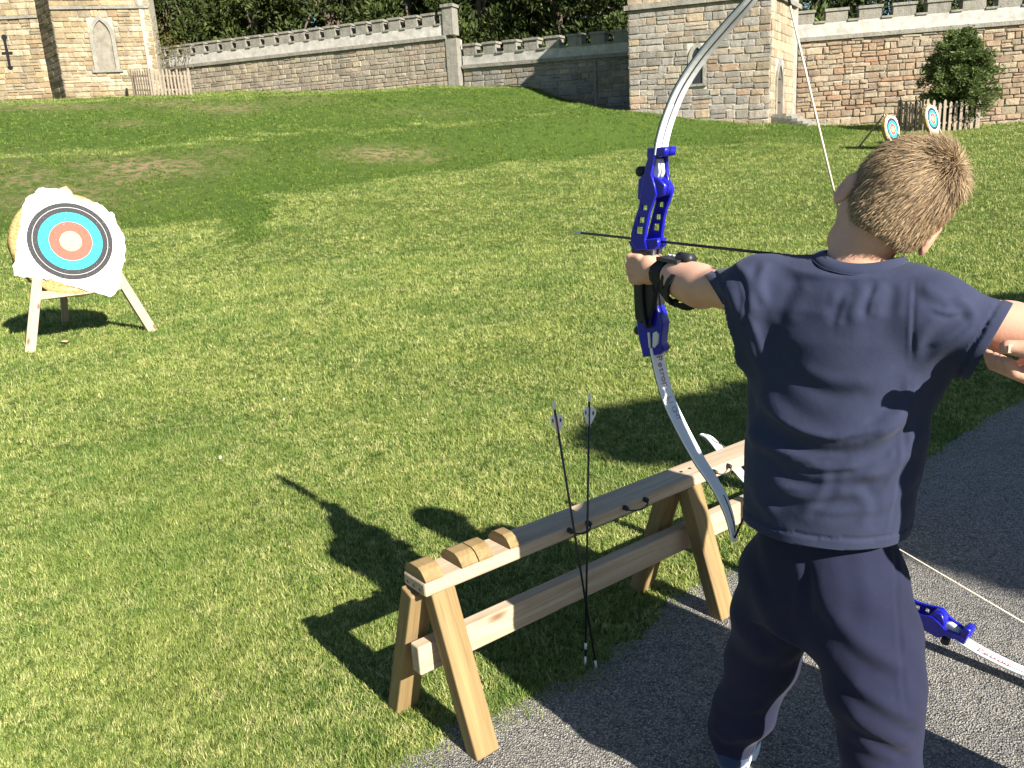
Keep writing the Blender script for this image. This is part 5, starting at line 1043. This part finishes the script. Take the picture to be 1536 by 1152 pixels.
for ln, wd, am in [([(1240, 905), (1275, 950), (1320, 985), (1370, 1005)], 16, .0075), ([(1265, 1010), (1300, 1040), (1350, 1070), (1380, 1085)], 13, .0085), ([(1262, 1055), (1300, 1090), (1345, 1112), (1372, 1120)], 12, .0085), ([(1275, 1100), (1310, 1125), (1350, 1140)], 10, .006), ([(1205, 830), (1212, 880), (1208, 940)], 9, -.006), ([(1225, 850), (1235, 900), (1255, 960)], 14, .004),
                   ([(1342, 820), (1346, 900), (1352, 1000), (1362, 1080)], 4, -.0030), ([(1349, 822), (1353, 900), (1359, 1000)], 4, .0020), ([(1128, 850), (1140, 900), (1165, 950), (1195, 965)], 13, .0055), ([(1095, 900), (1110, 950), (1150, 985)], 12, .004), ([(1078, 1040), (1105, 1062), (1150, 1060)], 11, .006), ([(1066, 1085), (1095, 1108), (1140, 1100)], 9, .007), ([(1062, 1118), (1088, 1140), (1125, 1136)], 8, .007), ([(1145, 800), (1150, 840), (1165, 880)], 12, .003), ([(1290, 820), (1300, 870), (1310, 930)], 18, .003)]:
    D_ += fold(V, N, px, ln, wd*.85, am*.62)
D_ += N*(.002*np.sin(V[:, 2]*55+4*np.sin(V[:, 0]*19))*np.sin(V[:, 0]*31+V[:, 1]*27))[:, None]; V = relax(V+D_, F, 1, .35)
bm = carve(V, F, [(hemp+ZU*.035, (0, 0, 1.), hemp+ZU*.1, .4)]); jog = bm_obj('joggers', bm, MT['jog'], BOY, smooth=True)
# shoes
def shoe(ank, head_, name='shoe'):
    f = nrm((*head_, 0)); s = np.array([f[1], -f[0], 0]); c = np.array([ank[0], ank[1], 0.])
    up_ = lambda p: np.maximum(smin(smin(ell(p, c+f*.085+ZU*.035, (.075, .042, .034), np.stack([f, s, ZU])), ell(p, c+f*.0+ZU*.045, (.055, .038, .042), np.stack([f, s, ZU])), .03), cap(p, c-f*.005+ZU*.06, c+f*.06+ZU*.05, .034, .03), .02), .022-p[:, 2])
    V, F = nets(up_, c-[.2, .2, .0], c+[.2, .2, .14], .004); V = relax(V, F, 2); sh = mesh_obj(name, V, F, MT['shoe'], BOY, smooth=True)
    out = [(math.cos(t)*(.112 if math.cos(t) > 0 else .062)+.042, math.sin(t)*(.043-.008*(math.cos(t) < -.2))) for t in np.linspace(0, 6.283, 40)[:-1]]
    prism('sole', out, .026, MT['sole'], sh, frame(c, f, -s, ZU)@Matrix.Translation((0, 0, .001)), .003); tube('sole_stripe', [c+f*x+s*.040+ZU*(.03+.02*math.sin(x*18)) for x in np.linspace(-.02, .11, 9)], .0028, MT['sole'], sh, 6)
shoe(anLf, (.55, .83)); shoe(anR, (.75, .66))
# hair: cap and strands
MT['hair'] = NT('hair'); _t = MT['hair']; _g = _t.n('Attribute', attribute_name='col').outputs[0]; MT['hair'] = _t.fin(_t.mix(1., (.32, .23, .138), _g, 'MULTIPLY'), .6, None, .25)
def hairline(q):                                             # q: local head coords (right, front, up); > 0 where hair grows
    return np.minimum(np.minimum(q[:, 2]+.060+.45*np.clip(q[:, 1]+.02, -.06, .08)*1.2, .070-q[:, 1]+.35*q[:, 2]), 1)
def hair_sdf(p):
    q = (p-HC)@HA.T.astype(np.float32)/HS; d = smin(ell(p, hp(0, -.012, .025), (.069, .087, .080), HA), ell(p, hp(0, -.03, -.03), (.055, .050, .050), HA), .03)-.006
    lim = np.minimum(q[:, 2]+.060-.95*np.clip(q[:, 1]+.045, 0, .12), .060-q[:, 1]+.4*q[:, 2]); ear = .018-np.abs(np.abs(q[:, 0])-.085)*0
    return np.maximum(d, -lim*.8)
V, F = nets(hair_sdf, HC-.15, HC+.15, .004); V = relax(V, F, 1); hair = mesh_obj('hair', V, F, MT['hair'], BOY, smooth=True, col=np.ones((len(V), 3))*.55)
N = vnormals(V, F); q = (V-HC)@HA.T/HS; lim = np.minimum(q[:, 2]+.060-.95*np.clip(q[:, 1]+.045, 0, .12), .060-q[:, 1]+.4*q[:, 2]); r = np.random.default_rng(77)
outer = np.where((lim > .0035) & (np.linalg.norm((V-hp(0, -.012, .015)), axis=1) > .05))[0]; nS = 44000; pick = r.choice(outer, nS); S0 = V[pick]+r.normal(0, .003, (nS, 3)); NN = N[pick]
crown = hp(.030, -.062, .085)                                  # whorl
away = S0-crown; away = away-NN*(away*NN).sum(1)[:, None]; dist = np.linalg.norm(away, axis=1)[:, None]; away /= dist+1e-6; swirl = np.cross(NN, away)
u_ = ((S0-HC)@eu)[:, None]; Ln = np.clip(.007+.16*np.clip(u_+.05, 0, .14), .006, .024)*r.uniform(.7, 1.25, (nS, 1))*np.where(dist < .035, 1.25, 1)
lift = np.where(dist < .04, .9, .30)+np.clip((u_-.06)*5, 0, .5); d1 = away+swirl*.35*np.exp(-dist/.05)+NN*lift*r.uniform(.7, 1.35, (nS, 1))+r.normal(0, .15, (nS, 3)); d1 /= np.linalg.norm(d1, axis=1)[:, None]; d2 = d1*.8+away*.5-NN*.28+np.array([0, 0, -.12])+r.normal(0, .10, (nS, 3)); d2 /= np.linalg.norm(d2, axis=1)[:, None]
sd = np.cross(d1, NN+r.normal(0, .5, (nS, 3))); sd /= np.linalg.norm(sd, axis=1)[:, None]; wd = r.uniform(.0003, .0006, (nS, 1))
a = S0-NN*.003; b = a+d1*Ln*.55; c = b+d2*Ln*.55
HV = np.stack([a-sd*wd, a+sd*wd, b+sd*wd*.8, b-sd*wd*.8, c+sd*wd*.12, c-sd*wd*.12], 1).reshape(-1, 3); i = np.arange(nS)*6; HF = np.vstack([np.stack([i, i+1, i+2, i+3], 1), np.stack([i+3, i+2, i+4, i+5], 1)])
tone = r.choice([.68, .86, 1., 1.18, 1.42], nS, p=[.12, .22, .32, .22, .12])*r.uniform(.85, 1.15, nS)*np.interp(u_[:, 0], [-.07, .1], [1.15, .85]); cl = np.repeat(tone[:, None]*np.array([[1, .97, .92]]), 6, 0)
mesh_obj('strands', HV, HF, MT['hair'], hair, col=cl, kind='stuff')
# arm guard and bow sling on the left arm
AG = thing('arm_guard', wrL, 'black strapped arm guard round the left wrist of the boy', 'arm guard'); fa = nrm(wrL-elL)
def loop_at(c, ax, ru, rs_, n=22, ph=0., wob=.0015): s_ = nrm(np.cross(ZU, ax)); u2 = np.cross(ax, s_); return np.array([c+s_*math.cos(t+ph)*(rs_+wob*math.sin(5*t))+u2*math.sin(t+ph)*(ru+wob*math.cos(4*t)) for t in np.linspace(0, 2*math.pi, n)])
def strap(name, pts, wd, th, mat, parent, axv):
    pts = np.asarray(pts); T = np.gradient(pts, axis=0); V = []
    for i, p in enumerate(pts): ax_ = nrm(np.asarray(axv)-nrm(T[i])*(nrm(T[i])@axv)); o = nrm(np.cross(T[i], ax_)); V += [p-ax_*wd/2-o*th, p+ax_*wd/2-o*th, p+ax_*wd/2+o*th, p-ax_*wd/2+o*th]
    n = len(pts); F = [[i*4+k, i*4+(k+1) % 4, (i+1)*4+(k+1) % 4, (i+1)*4+k] for i in range(n-1) for k in range(4)]+[[0, 1, 2, 3][::-1], [(n-1)*4+k for k in range(4)]]; return mesh_obj(name, V, F, mat, parent)
c0, c1_, c2_ = lerp(elL, wrL, .98), lerp(elL, wrL, .80), lerp(elL, wrL, .42)
strap('strap', loop_at(wrL+fa*.012, nrm(fa+ZU*.25), .031, .030), .020, .003, MT['web'], AG, fa); strap('strap', loop_at(c1_+fa*.005, nrm(fa-ZU*.35), .038, .037), .026, .003, MT['web'], AG, fa); strap('strap', loop_at(lerp(elL, wrL, .62)-ZU*.006, nrm(fa+ZU*.3), .047, .042), .012, .0025, MT['web'], AG, fa); strap('strap', loop_at(c2_-ZU*.010, nrm(fa+ZU*.5), .054, .047), .016, .0026, MT['web'], AG, fa)
s_ = nrm(np.cross(ZU, fa)); tn = nrm(np.cross(fa, s_)); tn = tn if tn[2] > 0 else -tn
gpts = [lerp(elL, wrL, f)+tn*(.047-.012*f)+s_*.004 for f in np.linspace(.40, 1.02, 9)]; strap('guard_plate', gpts, .044, .004, MT['black'], AG, s_)
strap('guard_plate', [lerp(elL, wrL, f)-s_*(.036-.006*f)+tn*(.012) for f in np.linspace(.55, 1.0, 8)], .022, .0025, MT['web'], AG, tn)
tube('roll', [lerp(elL, wrL, .30)+tn*.048, lerp(elL, wrL, .62)+tn*.044], .013, MT['black'], AG, 12)
for f in (.62, .80, .93, 1.06): tube('eyelet', [lerp(elL, wrL, f)+tn*(.050-.012*f)-s_*.010, lerp(elL, wrL, f)+tn*(.053-.012*f)-s_*.011], .0042, MT['silver'], AG, 10)
SLG = thing('bow_sling', onp(972, 470, GB, BW), 'black webbing bow sling hanging below the gripping hand', 'strap')
for (pp, wd) in (([(964, 412), (962, 432), (963, 455), (966, 478), (970, 492)], .016), ([(998, 408), (990, 425), (982, 445), (977, 470), (974, 490)], .014)): strap('strap', spline([onp(x, y, GB-BW*.021, BW) for x, y in pp], 14), wd, .0016, MT['web'], SLG, nrm(BS*.8-BW*.5))
strap('strap', spline([onp(x, y, lerp(elL, wrL, .7)-BW*.03, BW) for x, y in [(992, 412), (990, 432), (1000, 446), (1018, 458), (1034, 462), (1046, 455)]], 16), .011, .0016, MT['web'], SLG, nrm(ZU*.7+BS*.4))
# ---------------------------------------------------------------- the adult helper at the right, only the hand is in view
AB = np.array([1.215, 1.11, 0]); AF = nrm((-.93, .35, 0)); AS = np.array([-AF[1], AF[0], 0])            # facing, own left
MT['nail'] = plain('nail', (.56, .37, .29), .5, .05, 40, 0, spec=.2)
ADU = thing('person', AB, 'adult beyond the right edge whose hand supports the elbow of the boy', 'person')
thumbtip = ay(1506, 521, 1.165); wrist = ay(1650, 575, 1.12); elbow = AB+AS*.24+AF*.10+ZU*1.06; shA, shB = AB+AS*.19+ZU*1.36, AB-AS*.19+ZU*1.36; HCa = AB+AF*.03+np.array([.06, .05, 1.585])
palm = ay(1578, 548, 1.18); hd = nrm(palm-wrist); HB = np.stack([np.cross(AF, ZU), AF, ZU])
def adult_sdf(p):
    d = ell(p, HCa+ZU*.03, (.078, .098, .095), HB); d = smin(d, ell(p, HCa+AF*.03-ZU*.04, (.06, .065, .085), HB), .04); d = smin(d, cap(p, HCa+AF*.09, HCa+AF*.115-ZU*.03, .008, .014), .012); d = smin(d, chain(p, [AB+ZU*1.36, HCa-ZU*.05], (.065, .055)), .04)
    for s in (-1, 1): d = smin(d, ell(p, HCa+HB[0]*.08*s-AF*.005-ZU*.01, (.009, .02, .032), HB), .008)
    d = smin(d, chain(p, [shA, elbow, wrist], (.055, .045, .027), .02), .03); d = smin(d, ell(p, palm-ZU*.006, (.046, .036, .017), np.stack([hd, nrm(np.cross(ZU, hd)), np.cross(hd, nrm(np.cross(ZU, hd)))])), .02); d = smin(d, cap(p, wrist, palm, .026, .020), .02)
    sdv = nrm(np.cross(ZU, hd)); tb = [lerp(wrist, palm, .55)-sdv*.0+ZU*.012+np.array([0, -.012, 0]), ay(1540, 524, 1.155), thumbtip+np.array([.004, 0, 0])]; d = smin(d, chain(p, tb, (.016, .0125, .0110), .006), .008)
    for k in range(4):
        b = palm+np.array([0, -.018+.018*k, -.004]); d = smin(d, chain(p, [b, b+np.array([-.040, .006, -.010]), b+np.array([-.058, .012, -.002]), b+np.array([-.066, .016, .014])], (.0115, .0105, .0098, .0085), .004), .005)
    shC, eC, wC, hC_ = shB, AB-AS*.27+ZU*1.10+AF*.02, AB-AS*.24+AF*.12+ZU*.88, AB-AS*.23+AF*.16+ZU*.82
    d = smin(d, chain(p, [shC, eC, wC], (.055, .045, .027), .02), .03); d = smin(d, cap(p, wC, hC_, .027, .022), .02)
    for k in range(4): b = hC_+AS*(-.02+.014*k)*1; d = smin(d, chain(p, [b, b+AF*.02-ZU*.035, b+AF*.01-ZU*.06], (.0105, .0095, .008), .004), .006)
    d = smin(d, chain(p, [hC_+AF*.02, hC_+AF*.045-ZU*.02, hC_+AF*.045-ZU*.045], (.012, .010, .008), .004), .008)
    d = smin(d, loft(p, [.80, .95, 1.1, 1.3, 1.4], [AB[:2]]*5, [.15, .145, .15, .17, .12], [.10, .095, .10, .11, .07], AS, AF), .04)
    for s in (-1, 1): d = smin(d, chain(p, [AB+AS*.09*s+ZU*.85, AB+AS*.12*s+ZU*.47, AB+AS*.14*s+ZU*.08], (.09, .06, .042), .03), .03); d = smin(d, cap(p, AB+AS*.14*s+ZU*.05, AB+AS*.145*s+AF*.14+ZU*.035, .042, .034), .02)
    return d
V, F = nets(adult_sdf, (.60, .70, 0), (1.65, 1.65, 1.75), .0055); V = relax(V, F, 1, .4); mesh_obj('body', V, F, MT['skin2'], ADU, smooth=True)
tn_ = mesh_obj('thumbnail', [thumbtip+np.array([x, -.0112+abs(z)*.12, z]) for x in (.0, .009, .016) for z in (-.006, 0, .006)], [[0, 1, 4, 3], [1, 2, 5, 4], [3, 4, 7, 6], [4, 5, 8, 7]], MT['nail'], ADU)
def jack(p):
    d = loft(p, [.55, .9, 1.1, 1.3, 1.40], [AB[:2]]*5, [.25, .24, .23, .21, .12], [.16, .15, .145, .135, .08], AS, AF); d = smin(d, chain(p, [shA, AB+ZU*1.36, shB], (.075, .08, .075)), .04)
    d = smin(d, chain(p, [shA, elbow, lerp(elbow, wrist, .75)], (.075, .062, .05), .02), .03); d = smin(d, chain(p, [shB, AB-AS*.27+ZU*1.10+AF*.02, AB-AS*.245+AF*.10+ZU*.92], (.075, .062, .05), .02), .03); return np.maximum(d, -cap(p, AB+ZU*1.42, HCa, .062, .06))
V, F = nets(jack, (.75, .65, .52), (1.75, 1.65, 1.5), .008); V = relax(V, F, 2); mesh_obj('jacket', V, F, MT['jacket'], ADU, smooth=True)
def jean(p):
    d = loft(p, [.74, .82, .9], [AB[:2]]*3, [.16, .165, .16], [.115, .115, .11], AS, AF)
    for s in (-1, 1): d = smin(d, chain(p, [AB+AS*.09*s+ZU*.80, AB+AS*.12*s+ZU*.47, AB+AS*.14*s+ZU*.07], (.105, .085, .07), .03), .03)
    return d
V, F = nets(jean, (.85, .75, .0), (1.6, 1.55, .95), .008); V = relax(V, F, 2); mesh_obj('jeans', V, F, MT['jeans'], ADU, smooth=True)
V, F = nets(lambda p: np.maximum(ell(p, HCa+ZU*.035-AF*.012, (.088, .104, .103), HB), -(((p-HCa)@ZU.astype(np.float32))+.03+.9*np.clip((p-HCa)@AF.astype(np.float32), -.06, .12))), HCa-.18, HCa+.18, .006); mesh_obj('hair', V, F, MT['hair'], ADU, smooth=True, col=np.ones((len(V), 3))*.5)
for s in (-1, 1): c = AB+AS*.143*s+AF*.05; V, F = nets(lambda p: np.maximum(smin(ell(p, c+AF*.06+ZU*.04, (.12, .05, .045), np.stack([AF, AS, ZU])), cap(p, c-AF*.05+ZU*.05, c-AF*.05+ZU*.10, .045, .045), .03), .004-p[:, 2]), c-[.25, .25, .02], c+[.25, .25, .2], .006); mesh_obj('shoe', V, F, MT['black'], ADU, smooth=True)
